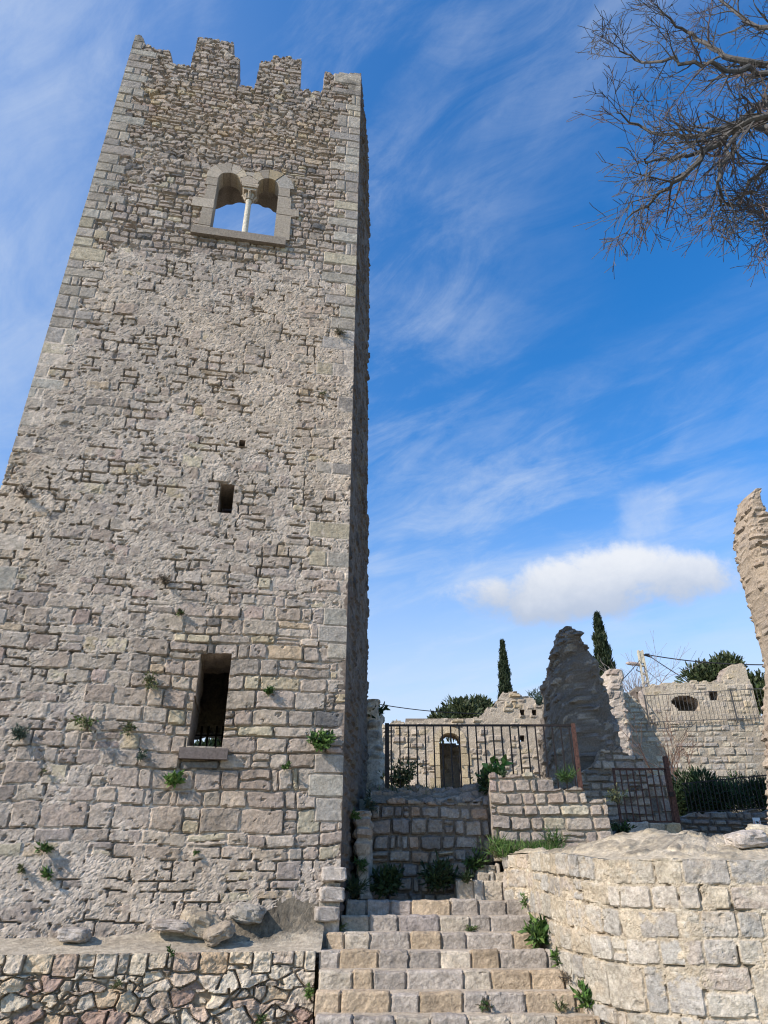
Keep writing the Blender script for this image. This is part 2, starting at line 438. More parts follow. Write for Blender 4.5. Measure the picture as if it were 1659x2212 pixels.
class MB:
    """collects boxes, prisms and tubes for one part"""
    def __init__(s): s.v = []; s.f = []; s.c = []
    def add(s, vs_, fs, col=(.3, .3, .3)):
        b = len(s.v); s.v += [tuple(x) for x in vs_]; s.f += [tuple(b + i for i in f) for f in fs]; s.c += [col] * len(vs_)
    def box(s, c, ax, ay, az, col=(.3, .3, .3)):
        c, ax, ay, az = map(Vector, (c, ax, ay, az))
        vv = [c + ax * i + ay * j + az * k for i in (-1, 1) for j in (-1, 1) for k in (-1, 1)]
        s.add(vv, [(0, 1, 3, 2), (4, 6, 7, 5), (0, 4, 5, 1), (2, 3, 7, 6), (0, 2, 6, 4), (1, 5, 7, 3)], col)
    def bar(s, a, b, wx, wy=None, col=(.3, .3, .3)):
        a, b = Vector(a), Vector(b); d = b - a; wy = wy or wx
        x = d.cross(Vector((0, 1, 0)) if abs(d.normalized().y) < .9 else Vector((1, 0, 0))).normalized(); y = d.cross(x).normalized()
        s.box((a + b) / 2, x * wx / 2, y * wy / 2, d / 2, col)
    def tube(s, pts, rad, n=6, col=(.3, .3, .3), cap=True):
        pts = [Vector(p) for p in pts]; b = len(s.v); k = len(pts)
        for i, p in enumerate(pts):
            d = (pts[min(i + 1, k - 1)] - pts[max(i - 1, 0)]).normalized()
            x = d.cross(Vector((0, 0, 1)) if abs(d.z) < .95 else Vector((1, 0, 0))).normalized(); y = d.cross(x)
            r = rad[i] if isinstance(rad, (list, tuple)) else rad
            for j in range(n):
                a = 2 * math.pi * j / n; s.v.append(tuple(p + (x * math.cos(a) + y * math.sin(a)) * r)); s.c.append(col)
        for i in range(k - 1):
            for j in range(n):
                s.f.append((b + i * n + j, b + i * n + (j + 1) % n, b + (i + 1) * n + (j + 1) % n, b + (i + 1) * n + j))
        if cap:
            s.f.append(tuple(b + j for j in reversed(range(n)))); s.f.append(tuple(b + (k - 1) * n + j for j in range(n)))
    def prism(s, poly, tf, h0, h1, col):
        """polygon (u,z) between heights h0 < h1 through tf(u,z,h)"""
        n = len(poly); vv = [tf(u, z, h1) for u, z in poly] + [tf(u, z, h0) for u, z in poly]
        s.add(vv, [tuple(range(n)), tuple(reversed(range(n, 2 * n)))] + [((i + 1) % n, i, n + i, n + (i + 1) % n) for i in range(n)], col)
    def lathe(s, c, prof, n=20, col=(.3, .3, .3)):
        b = len(s.v)
        for r, z in prof:
            for j in range(n):
                a = 2 * math.pi * j / n; s.v.append((c[0] + r * math.cos(a), c[1] + r * math.sin(a), z)); s.c.append(col)
        for i in range(len(prof) - 1):
            for j in range(n): s.f.append((b + i * n + j, b + i * n + (j + 1) % n, b + (i + 1) * n + (j + 1) % n, b + (i + 1) * n + j))
    def build(s, name, mat, parent=None, smooth=False): return mk(name, s.v, s.f, mat, s.c, parent, smooth)


# ------------------------------------------------------------------ ground
def ground_z(X, Y):
    z = np.where(Y < 9.6, 0.0, 0.0)
    r = sstep(X, 2.6, 3.4) * sstep(Y, 8.9, 10.2)                       # bank behind the rounded wall
    z = np.maximum(z, r * (2.05 + .02 * (Y - 9)))
    t = sstep(Y, 12.95, 13.1) * (2.98 + .1166 * (Y - 13.1).clip(0) * .92)
    z = np.where(X < 4.0, np.maximum(z, t), np.maximum(z, sstep(Y, 16.2, 16.7) * (2.6 + .03 * (Y - 16.4))))
    z = np.maximum(z, sstep(Y, 30.0, 31.5) * 6.3)
    z = z + sstep(Y, 34, 90) * 3 - sstep(Y, 100, 260) * 12
    return z


xs = np.unique(np.concatenate([np.linspace(-14, 22, 181), np.linspace(-400, -14, 24), np.linspace(22, 400, 24)]))
ys = np.unique(np.concatenate([np.linspace(-20, 6, 40), np.linspace(6, 40, 170), np.linspace(40, 600, 50)]))
def gs(U, V):
    z = ground_z(U, V) + .05 * (fbm(U * 2, V * 2, 3, 4) - .5)
    n = fbm(U * 3, V * 3, 5, 4)
    g_ = sstep(fbm(U * .8, V * .8, 8, 3), .45, .6)
    c = np.array((.30, .25, .19))[None] * (.7 + .6 * n)[:, None]
    c = c * (1 - .6 * g_)[:, None] + np.array((.10, .11, .05))[None] * (.6 * g_)[:, None]
    return np.stack([U, V, z], 1), np.tile([0, 0, 1.], (len(U), 1)), c
P, Q, C = sheet(xs, ys, gs)
tag(mk('ground', P, Q, SOIL, C), None, None, kind='structure')

# ------------------------------------------------------------------ the tower
A10 = R(10); TC = np.array([-.6, 10.9]); TD = np.array([-math.cos(A10), -math.sin(A10)]); TN = np.array([math.sin(A10), -math.cos(A10)])
UL = 5.72


def tw(px, py):
    d = ray(px, py); k = (TC[0] * TN[0] + TC[1] * TN[1]) / (d.x * TN[0] + d.y * TN[1])
    return ((d.x * k - TC[0]) * TD[0] + (d.y * k - TC[1]) * TD[1], EYE + d.z * k)


def tf(u, z, h=0.0): return Vector((TC[0] + u * TD[0] + h * TN[0], TC[1] + u * TD[1] + h * TN[1], z))


tower = thing('stone_tower', (-3.4, 11.5, 1.0), 'tall square medieval stone tower with broken battlements and a twin arched window', 'tower')
TOP_U = [-.1, 0, .5, .56, .6, .93, .95, .97, 1.25, 1.52, 1.54, 1.58, 1.95, 2.30, 2.32, 2.36, 2.59, 2.61, 2.66, 2.9, 3.09, 3.12, 3.32, 3.34, 3.40, 3.9, 4.24, 4.27, 4.5, 4.74, 4.78, 4.86, 5.16, 5.22, 5.32, 5.46, 5.52, 5.58, 5.6, 6]
TOP_Z = [20.55, 20.55, 20.50, 20.48, 20.40, 20.38, 20.36, 19.56, 19.46, 19.50, 19.52, 20.78, 20.72, 20.70, 20.48, 20.44, 20.36, 20.30, 19.17, 19.22, 19.17, 20.32, 20.36, 20.92, 20.95, 20.92, 20.88, 19.66, 19.56, 19.62, 20.00, 20.12, 20.03, 20.10, 20.16, 20.24, 20.40, 20.5, 20.52, 20.45]
ARC = ((2.91, 15.60, .245), (2.045, 15.61, .24))          # the two little arches: centre u, spring z, radius


def in_twin(u, z, g=0.0):
    r = (u > 1.70) & (u < 3.22) & (z > 13.93) & (z < 15.64)
    for cu, cz, cr in ARC: r = r | ((np.hypot(u - cu, z - cz) < cr + .10) & (z >= cz))
    return r


def front_keep(u, z):
    k = z < np.interp(u, TOP_U, TOP_Z) + .05 * (vn(np.floor(u * 5) * 1.7, z * 0, 5) - .5)
    k &= ~((u > 1.77) & (u < 2.27 - .03 * (z - 3.4)) & (z > 3.42) & (z < 4.80 + .02 * (vn(u * 9, u * 0, 3) - .5)))
    k &= ~((u > 2.02) & (u < 2.26) & (z > 7.23) & (z < 7.80))
    k &= ~((u > 1.92) & (u < 2.03) & (z > 8.59) & (z < 8.73))
    return k & ~in_twin(u, z)


def front_fn(U, V):
    up = sstep(V, 12.9, 13.6); top = sstep(V, 15.6, 17.0)
    uw, vw = warp(U, V, 11, .022, .075)
    d, sid, lu, lv = courses(uw, vw, 3, lambda v: .215 if v < 5.6 else (.185 if v < 13 else (.165 if v < 16 else .14)), .42,
                             lambda v: .39 if v < 5.6 else (.32 if v < 13 else .27), .6, .16)
    # upper rubble is laid without courses: blend in irregular stones there
    d2, s2, a2, b2 = rubble(uw, vw, 21, .30, .15, .8)
    sel = (fbm(U * 1.1, V * 1.1, 31, 3) + .10 * sstep(V, 15.4, 17.0) - .3 * sstep(V, 15.2, 14.0)) > .60
    d = np.where(sel, d2, d); sid = np.where(sel, s2 + 500000, sid); lu = np.where(sel, a2, lu); lv = np.where(sel, b2, lv)
    # mortar: smeared over the middle and the foot, raked out round the low window and near the top
    L = -.011 + .046 * (fbm(U * .55, V * .55, 51, 4, .6) - .5)
    L = L + .012 * sstep(V, 5.2, 6.5) * (1 - up) + .022 * sstep(V, 2.6, 1.7)
    wz = np.exp(-(((U - 1.4) / 1.7) ** 2 + ((V - 3.5) / 1.3) ** 2)); L = L - .052 * wz
    L = L - .040 * up - .010 * top + .03 * up * (fbm(U * 1.6, V * 1.6, 53, 3) - .5)
    h, c = finish(U, V, d, sid, lu, lv, 7, level=L, joint=.004, bevel=.016, depth=.062, proud=.013, tilt=.06, rough=.012, pits=.030, crack=.455)
    tint = sstep(fbm(U * .5, V * .45, 55, 3), .42, .62)[:, None]
    c = c * (1 - tint * np.array([-.03, .0, .05])) * (.84 + .32 * fbm(U * .35, V * .3, 57, 3))[:, None]
    # dressed quoins up both edges
    for e, s in ((0.0, 1), (UL, 2)):
        x = np.abs(U - e); cyc = .30 if s == 1 else .27
        VQ = V + .20 * (vn(V * 2.3, V * 0 + s, 70) - .5) + .012 * (fbm(U * 5, V * 5, 71, 3) - .5)
        k = np.floor(VQ / cyc + 40).astype(np.int64); vv = (VQ / cyc + 40) - k
        ln = np.where(k % 2 == 0, .34, .62) + .3 * (hsh(k, k * 0, 77 + s) - .5)
        half = hsh(k, k * 0 + 2, 79 + s) < .35
        inner = np.where(half, ln * .55, 0)
        dj = np.minimum(np.minimum(vv, 1 - vv) * cyc, np.minimum(ln - x, 9))
        dj = np.where(half, np.minimum(dj, np.abs(x - inner)), dj)
        q = (x < ln) & (V < 20.7) & ((V > 11 - 2 * (s == 2)) | (hsh(k, k * 0 + 7, 81 + s) < .42))
        qs = k * 3 + np.where(half & (x < inner), 1, 0)
        qc = stone_colour(qs, [(.345, .312, .27), (.32, .288, .26), (.36, .33, .285), (.335, .30, .262), (.30, .27, .245), (.40, .35, .265)] , 5 + s)
        qc = qc * (.70 + .56 * fbm(U * 14, V * 14, 91, 4, .62))[:, None] * (.82 + .34 * fbm(U * 3, V * 3, 92, 3))[:, None]
        t = sstep(dj, .004, .022)
        hq = .014 * (hsh(qs, qs * 0, 3) - .3) + .022 * (fbm(U * 9, V * 9, 93, 4, .62) - .5)
        hq = hq * t - .022 * (1 - t)
        h = np.where(q, hq, h)
        mc = np.array(MORT)[None] * (.6 + .5 * fbm(U * 18, V * 18, 96, 3))[:, None]
        c = np.where(q[:, None], qc * t[:, None] + mc * (1 - t)[:, None], c)
        Lq = L + .030 * (fbm(U * 2.2, V * 2.2, 97 + s, 4, .6) - .5) - .004 - .02 * sstep(V, 10, 13) + .014 * (fbm(U * 15, V * 15, 98, 3) - .5)
        mq = q * sstep(Lq - h, -.004, .006); h = np.where(q, np.maximum(h, Lq), h)
        c = c * (1 - mq)[:, None] + mc * 1.25 * mq[:, None]
    # soot streaks under the battlements corners, straw tint low down
    soot = sstep(V, 18.9, 20.3) * sstep(np.minimum(U, UL - U), .9, .1) * sstep(fbm(U * 4, V * 2, 95, 3), .40, .62) * .55
    c = c * (1 - soot)[:, None]
    return h, c


us = np.unique(np.concatenate([np.linspace(0, UL, 300), [1.77, 2.27, 2.02, 2.26, 1.92, 2.03, 1.70, 3.22]]))
vs1 = np.unique(np.concatenate([np.arange(.75, 6, .0175), np.arange(6, 13, .022), np.arange(13, 21.1, .025), [3.42, 4.80, 7.23, 7.80, 8.59, 8.73]]))
def th_front(u, v):
    t = np.where(v > 18.9, .55, 1.15)
    near = (u > 1.5) & (u < 3.4) & (v > 13.8) & (v < 16.2)
    t = np.where(near, .16, t)
    return np.where((v > 7) & (v < 9), .9, t)
P, Q, C = sheet(us, vs1, plane_surf((TC[0], TC[1]), TD, (TN[0], TN[1], 0), front_fn), front_keep, th_front, 6, .022, 4)
mk('front_wall', P, Q[:, ::-1], STONE, C, tower)

# right flank: nearly edge-on, in shade; its back edge is broken
SD = np.array([.0797, .9968]); SN = np.array([.9968, -.0797])
def side_keep(u, v):
    e = np.interp(v, [0, 2, 5, 10, 16, 17.3, 17.5, 18.3, 18.5, 20.6], [3.62, 3.6, 3.5, 2.95, 2.62, 2.55, 2.68, 2.68, 2.35, 2.03])
    return (u < e + .10 * (vn(v * 5, v * 0, 9) - .5)) & (v < 20.55 - .06 * u)
def side_fn(U, V):
    uw, vw = warp(U, V, 61, .016, .04)
    d, sid, lu, lv = courses(uw, vw, 8, .2, .35, .36, .5, .14)
    L = -.014 + .06 * (fbm(U * .8, V * .8, 63, 3) - .5)
    h, c = finish(U, V, d, sid, lu, lv, 17, level=L - .012, depth=.06, proud=.024, tilt=.12, rough=.02)
    return h * sstep(U, 0, .25) , c * np.array([.34, .325, .33])  # flank's shade painted in: stone tones cut far below the front wall's
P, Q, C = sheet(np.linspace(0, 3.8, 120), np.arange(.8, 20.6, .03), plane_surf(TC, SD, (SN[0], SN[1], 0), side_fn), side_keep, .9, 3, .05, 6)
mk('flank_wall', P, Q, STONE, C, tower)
# far flank, only there to close the tower and throw its shadow
LP = TC + TD * UL
def left_fn(U, V):
    d, sid, lu, lv = courses(U, V, 9, .22, .3, .4, .4, .1)
    return finish(U, V, d, sid, lu, lv, 19, level=np.full(len(U), -.012), depth=.05)
LDir = np.array([0.03, .9995]); LN = np.array([-.9995, .03])
P, Q, C = sheet(np.linspace(.45, 4.5, 60), np.arange(.8, 20.5, .06), plane_surf(LP, LDir, (LN[0], LN[1], 0), left_fn), lambda u, v: ((u < 3.3 - .07 * v) | (v < 9.7)) & (v < 20.0), .7, 2, .05, 6)
mk('flank_wall', P, Q[:, ::-1], STONE, C, tower)
# back wall of the lower room with its barred opening, and the vault above that room
BO = np.array([-6.3, 14.2])
p0, p1 = at(425, 1582, 14.2), at(500, 1622, 14.2)
def back_keep(u, v):
    x = u + BO[0]
    hole = (x > p0.x - .25) & (x < p1.x) & (v > p1.z - .15) & (v < p0.z + .03 * (vn(u * 12, u * 0, 2) - .5) * 3)
    return ~hole & (v < 9.3 + .5 * vn(u * 2, v * 0, 3))
P, Q, C = sheet(np.linspace(0, 5.85, 160), np.arange(.8, 9.9, .05), plane_surf(BO, (1, 0), (0, -1, 0), left_fn), back_keep, .5, 2, .02, 6, True)
mk('back_wall', P, Q, STONE, C, tower)
mb = MB()
mb.add([(-6.1, 10.5, 9.2), (-.8, 11.4, 9.2), (-.62, 14.0, 9.2), (-6.1, 14.0, 9.2), (-6.1, 10.5, 9.6), (-.8, 11.4, 9.6), (-.62, 14.0, 9.6), (-6.1, 14.0, 9.6)],
       [(0, 1, 2, 3), (7, 6, 5, 4), (0, 4, 5, 1), (1, 5, 6, 2), (2, 6, 7, 3), (3, 7, 4, 0)], (.2, .17, .15))
mb.build('vault', STONE, tower)
mb = MB()
for px in (438, 452, 470, 484): 
    a = at(px, 1560, 14.12); mb.bar((a.x, 14.12, p1.z - .1), (a.x, 14.12, p0.z + .1), .035)
for py in (1589, 1615):
    z = at(460, py, 14.12).z; mb.bar((p0.x - .2, 14.1, z), (p1.x + .1, 14.1, z), .03)
mb.build('window_grille', IRON, tower)

# twin arched window: dressed surround, sill, little column
def jit(c, k): r = random.Random(k); f = 1 + r.uniform(-.2, .16); return (c[0] * f, c[1] * f, c[2] * f)
SUR = (.345, .298, .245)
win = MB(); H0, H1 = -.34, .018
def piece(poly, k, col=SUR, h=0.0): win.prism(poly, tf, H0, H1 + h + .004 * (k % 3), jit(col, k))
gp = .008
zs = [13.95, 14.06, 14.60, 14.90, 15.34, 15.60]; wl = [3.50, 3.40, 3.62, 3.38, 3.42]
for i in range(5): piece([(3.155, zs[i] + gp), (wl[i], zs[i] + gp), (wl[i] - .02, zs[i + 1] - gp), (3.155, zs[i + 1] - gp)], i)
zs = [13.95, 14.72, 14.95, 15.32, 15.61]; wr = [1.47, 1.31, 1.50, 1.545]
for i in range(4): piece([(wr[i], zs[i] + gp), (1.805, zs[i] + gp), (1.805, zs[i + 1] - gp), (wr[i] + .01, zs[i + 1] - gp)], 10 + i)
def arcpt(cu, cz, r, a): return (cu + r * math.cos(a), cz + r * math.sin(a))
def vous(cu, cz, r, a0, a1, ro0, ro1, k, col=SUR):
    n = 6; inn = [arcpt(cu, cz, r, a0 + (a1 - a0) * i / n) for i in range(n + 1)]
    out = [arcpt(cu, cz, ro0 + (ro1 - ro0) * i / 3, a0 + (a1 - a0) * i / 3) for i in range(4)]
    piece(list(reversed(inn)) + out, k, col)
d2r = R
cu, cz, cr = ARC[0]
for k, (a0, a1, r0_, r1_, col) in enumerate(((0, 52, .50, .56, SUR), (53, 92, .56, .55, SUR), (93, 122, .55, .50, SUR), (123, 152, .50, .42, (.39, .33, .25)))):
    vous(cu, cz, cr, R(a0), R(a1 - .7), r0_, r1_, 20 + k, col)
cu, cz, cr = ARC[1]
for k, (a0, a1, r0_, r1_, col) in enumerate(((28, 60, .42, .50, (.39, .33, .25)), (61, 88, .50, .54, SUR), (89, 126, .54, .56, (.43, .35, .235)), (127, 180, .56, .58, (.335, .31, .28)))):
    vous(cu, cz, cr, R(a0), R(a1 - .7), r0_, r1_, 30 + k, col)
# springer between the arches
a_ = [arcpt(*ARC[0], R(180 - x)) for x in (0, 12, 24)]; b_ = [arcpt(*ARC[1], R(x)) for x in (24, 12, 0)]
piece([a_[0], *a_[1:], (2.50, 15.84), b_[0], *b_[1:]][::1], 40, (.385, .325, .26))
piece([(2.55, 15.98), (2.37, 15.96), (2.33, 15.83), (2.50, 15.86), (2.62, 15.83)], 42, (.36, .32, .27), -.006)
wobj = win.build('arched_window', STONE, tower)
mb = MB()
mb.prism([(1.545, 13.73), (3.52, 13.73), (3.52, 13.945), (1.545, 13.945)], tf, -.5, .085, (.25, .215, .18))
mb.build('window_sill', STONE, wobj)
mb = MB(); cc = tf(2.445, 14, -.17)
mb.lathe((cc.x, cc.y), [(.0, 13.95), (.085, 13.95), (.085, 14.0), (.07, 14.03), (.066, 14.06), (.060, 15.18), (.068, 15.20), (.068, 15.225), (.055, 15.235)], 20, (.60, .56, .47))
mb.build('column_shaft', STONE, wobj, True)
mb = MB()
mb.lathe((cc.x, cc.y), [(.058, 15.22), (.075, 15.26), (.085, 15.33), (.12, 15.40), (.0, 15.42)], 16, (.44, .39, .32))
for k in range(8):                                         # leaf hooks of the capital
    a = k * math.pi / 4 + .2; r1 = .16 if k % 2 == 0 else .125
    mb.tube([(cc.x + .07 * math.cos(a), cc.y + .07 * math.sin(a), 15.24), (cc.x + .11 * math.cos(a), cc.y + .11 * math.sin(a), 15.33), (cc.x + r1 * math.cos(a), cc.y + r1 * math.sin(a), 15.375), (cc.x + (r1 + .01) * math.cos(a), cc.y + (r1 + .01) * math.sin(a), 15.34)], [.03, .034, .03, .016], 6, (.46, .40, .33))
def slab(z0, z1, hu, h0, h1, col): mb.prism([(2.445 - hu[0], z0), (2.445 + hu[0], z0), (2.445 + hu[1], z1), (2.445 - hu[1], z1)], tf, h0, h1, col)
slab(15.40, 15.47, (.13, .165), -.34, .0, (.42, .36, .29)); slab(15.47, 15.52, (.175, .175), -.345, .03, (.40, .34, .27)); slab(15.52, 15.585, (.19, .19), -.345, .034, (.41, .35, .28))
mb.build('capital', STONE, wobj)
# deep embrasure behind the window with its flat arch
n = 26; prof = [(1.62, 13.6 + 2.5 * i / 10) for i in range(10)] + [(1.62 + 1.7 * i / n, 16.05 + .40 * (1 - (2 * i / n - 1) ** 2)) for i in range(n + 1)] + [(3.32, 16.0 - 2.4 * i / 10) for i in range(10)]
vv = []; cc_ = []
for j, h in enumerate(np.linspace(-.2, -1.2, 9)):
    for i, (u, z) in enumerate(prof):
        hh = hsh(np.array([i // 2]), np.array([j // 3]), 5)[0]
        e = (.05 * (hsh(np.array([i]), np.array([0]), 9)[0] - .3)) if j == 8 else 0
        vv.append(tf(u, z + .02 * (hh - .5), h - e)); cc_.append(np.array((.30, .25, .20)) * (.75 + .5 * hh))
m_ = len(prof); ff = [(j * m_ + i, j * m_ + i + 1, (j + 1) * m_ + i + 1, (j + 1) * m_ + i) for j in range(8) for i in range(m_ - 1)]
mk('embrasure', vv, ff, STONE, cc_, wobj, False)
# lower window sill
mb = MB()
mb.prism([(1.685, 3.235), (2.355, 3.235), (2.36, 3.385), (1.675, 3.385)], tf, -.3, .10, (.15, .125, .115))
mb.build('window_sill', STONE, tower)


# ------------------------------------------------------------------ lofted ruins
def loft(name, Y, rows, depth, sd, label, cat, hd=None, mode='rubble', pal=MIXT, lv=-.01, cs=(.3, .2), step=.04, mort=MORT, dx=0.0, proud=.05, jag=1.0, ls=.3):
    """rows = (py, left px, right px) seen at distance Y: a thick broken wall with rounded corners whose near face lies at Y"""
    zz_, xl, xr = [], [], []
    for py, l, r in rows:
        a = at(l, py, Y + (ls * depth[0] if l > CX else 0)); b = at(r, py, Y); zm = at((l + r) / 2, py, Y + .3 * depth[0]); a.z = b.z = zm.z; b.x = max(b.x, a.x + .25); zz_.append((a.z + b.z) / 2); xl.append(a.x); xr.append(b.x)
    o = np.argsort(zz_); zz_ = np.array(zz_)[o]; xl = np.array(xl)[o]; xr = np.array(xr)[o]
    z = np.arange(zz_[0], zz_[-1], step); L = np.interp(z, zz_, xl); Rr = np.interp(z, zz_, xr); D = np.interp(z, [zz_[0], zz_[-1]], depth)
    per = 2 * ((Rr - L).max() + max(depth)); n = int(per / step); a = np.linspace(0, 2 * np.pi, n, endpoint=False)
    A, Z = np.meshgrid(a, z); sh = A.shape
    ca, sa = np.cos(A), np.sin(A); e = .38
    ex = np.sign(ca) * np.abs(ca) ** e; ey = np.sign(sa) * np.abs(sa) ** e
    cx = ((L + Rr) / 2)[:, None]; hw = ((Rr - L) / 2)[:, None]; hd_ = (D / 2)[:, None]
    X = cx + ex * hw; Yy = Y + hd_ + ey * hd_ + dx * (Z - zz_[0])
    # arc coordinate for the stones
    dxy = np.hypot(np.diff(X, axis=1, append=X[:, :1]), np.diff(Yy, axis=1, append=Yy[:, :1])); arc = np.cumsum(dxy, 1) - dxy
    U = arc.ravel(); V = Z.ravel(); uw, vw = warp(U, V, sd, .02, .06)
    if mode == 'rubble': d, sid, lu, lv_ = rubble(uw, vw, sd, cs[0], cs[1], .9)
    else: d, sid, lu, lv_ = courses(uw, vw, sd, cs[1], .35, cs[0], .5, .15)
    lev = lv + .09 * (fbm(U * .9, V * .9, sd + 3, 3) - .5)
    h, c = finish(U, V, d, sid, lu, lv_, sd, pal=pal, mort=mort, level=lev, depth=.07, proud=proud, tilt=.25, rough=.03, bevel=.035)
    h = h + jag * (.10 * (fbm(U * 1.6, V * 1.6, sd + 8, 3) - .5) * 2 + .07 * (fbm(U * 6, V * 6, sd + 9, 4, .6) - .5))
    nx = np.cos(A).ravel(); ny = np.sin(A).ravel()
    P = np.stack([X.ravel() + nx * h, Yy.ravel() + ny * h, V + .06 * (vn(U * 3, V * 3, sd) - .5)], 1)
    i = np.arange(len(P)).reshape(sh); i2 = np.roll(i, -1, 1)
    q = np.stack([i[:-1], i2[:-1], i2[1:], i[1:]], -1).reshape(-1, 4)
    # cap
    top = i[-1]; P = np.concatenate([P, P[top].mean(0)[None] + [[0, 0, .04]]]); c = np.concatenate([c, c[top].mean(0)[None]])
    capf = np.stack([top, np.roll(top, -1), np.full(n, len(P) - 1), np.full(n, len(P) - 1)], 1)
    faces = [tuple(f) for f in q] + [tuple(f[:3]) for f in capf]
    return tag(mk(name, P, faces, STONE, c), label, cat)


def z3(zx, zy): return ((1360 + zx * .33756) / 1.1573, (1500 + zy * .33756) / 1.1573)
def rows3(lst): 
    out = []
    for y, l, r in lst: out.append((z3(0, y)[1], z3(l, 0)[0], z3(r, 0)[0]))
    return out


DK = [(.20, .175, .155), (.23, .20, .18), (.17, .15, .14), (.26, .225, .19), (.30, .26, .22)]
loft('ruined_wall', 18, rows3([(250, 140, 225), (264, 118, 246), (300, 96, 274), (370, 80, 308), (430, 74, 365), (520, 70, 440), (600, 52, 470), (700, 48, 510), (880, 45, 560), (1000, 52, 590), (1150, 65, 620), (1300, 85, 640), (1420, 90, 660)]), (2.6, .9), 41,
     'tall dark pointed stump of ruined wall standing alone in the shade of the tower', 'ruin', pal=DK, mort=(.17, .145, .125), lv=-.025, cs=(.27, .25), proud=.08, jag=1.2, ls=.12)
loft('ruined_pier', 24, rows3([(538, 448, 585), (560, 442, 592), (700, 440, 612), (900, 440, 640), (1150, 440, 682), (1250, 440, 700)]), (1.6, 1.0), 43,
     'pale broken wall end lit by the sun just behind the dark pointed ruin', 'ruin', pal=GREY + OCH[2:], lv=0, cs=(.4, .24), mode='c')
loft('ruined_wall', 14, [(y, x + 28, x + 28 + w_) for y, x, w_ in ((1077, 1598, 20), (1084, 1592, 34), (1106, 1586, 48), (1152, 1586, 70), (1180, 1590, 110), (1213, 1598, 170), (1276, 1618, 185), (1322, 1638, 200), (1406, 1662, 210), (1424, 1668, 210), (1460, 1672, 220), (1560, 1674, 240), (1700, 1690, 260), (1800, 1702, 270))], (1.8, .9), 45,
     'jagged high wall ruin cut by the right edge of the view', 'ruin', pal=[(.36, .295, .235), (.33, .27, .22), (.40, .33, .26), (.30, .25, .205)], lv=-.03, cs=(.34, .15), mode='c', ls=.12, jag=.4, proud=.035, mort=(.38, .31, .24))
loft('ruined_pier', 14.6, [(y / 1.1573, l / 1.1573, r / 1.1573) for y, l, r in ((1756, 918, 930), (1766, 912, 945), (1790, 908, 954), (1815, 908, 956), (1880, 910, 958), (1910, 908, 959), (1975, 908, 954), (2010, 905, 940))], (1.2, .7), 47,
     'short broken stone pier attached behind the right flank of the tower', 'ruin', pal=[(.27, .232, .20), (.31, .262, .215), (.24, .21, .185), (.33, .285, .235)], lv=-.02, cs=(.42, .3), mode='c')
loft('masonry_pier', 12.0, [(y / 1.1573, l / 1.1573, r / 1.1573) for y, l, r in ((2030, 885, 924), (2036, 882, 926), (2100, 884, 928), (2180, 888, 929), (2222, 890, 930), (2245, 890, 940))], (.8, .7), 49,
     'low pier of large squared blocks against the shaded tower flank', 'pier', pal=GREY, lv=-.03, cs=(.5, .24), mode='c', jag=.2, proud=.02)
# stub walls with quoins beside the gate



# ------------------------------------------------------------------ flat walls seen behind
def wall(name, Y, p_left, p_right, z0, topx, topz, fn, label, cat, res=.03, thick=.6, holes=None, back=False, yaw=0.0, jag=.04, sd=3):
    X0 = at(*p_left, Y).x; X1 = at(*p_right, Y).x
    def keep(u, v):
        k = v < np.interp(u + X0, topx, topz) + .12 * (vn(u * 4.5, v * 0, sd) - .5) + .05 * (vn(u * 13, v * 0, sd + 1) - .5)
        return k & ~holes(u + X0, v) if holes else k
    du = np.array([math.cos(yaw), math.sin(yaw)]); nn = (math.sin(yaw), -math.cos(yaw), 0)
    P, Q, C = sheet(np.arange(0, (X1 - X0) / du[0], res), np.arange(z0, max(topz) + .2, res), plane_surf((X0, Y), du, nn, fn), keep, thick, 4, jag, sd, back)
    return tag(mk(name, P, Q, STONE, C), label, cat)


def mfn(sd, ch, sw, lev, pal=MIXT, mort=MORT, mode='c', levn=.05, **kw):
    def f(U, V):
        uw, vw = warp(U, V, sd, kw.get('wa', .018), kw.get('wb', .06))
        if mode == 'c': d, sid, lu, lv = courses(uw, vw, sd, ch, kw.get('cv', .3), sw, .5, kw.get('sp', .12))
        else: d, sid, lu, lv = rubble(uw, vw, sd, sw, ch, .85)
        L = lev + levn * (fbm(U * .7, V * .7, sd + 2, 3) - .5)
        return finish(U, V, d, sid, lu, lv, sd, pal=pal, mort=mort, level=L, depth=kw.get('depth', .07), proud=kw.get('proud', .03), tilt=kw.get('tilt', .15), rough=kw.get('rough', .015), joint=kw.get('joint', .010), bevel=kw.get('bevel', .03))
    return f


def prof(pts, Y):
    q = [at(x, y, Y) for x, y in pts]; return [p.x for p in q], [p.z for p in q]


def z2(zx, zy): return ((860 + zx * .33756) / 1.1573, (1500 + zy * .33756) / 1.1573)
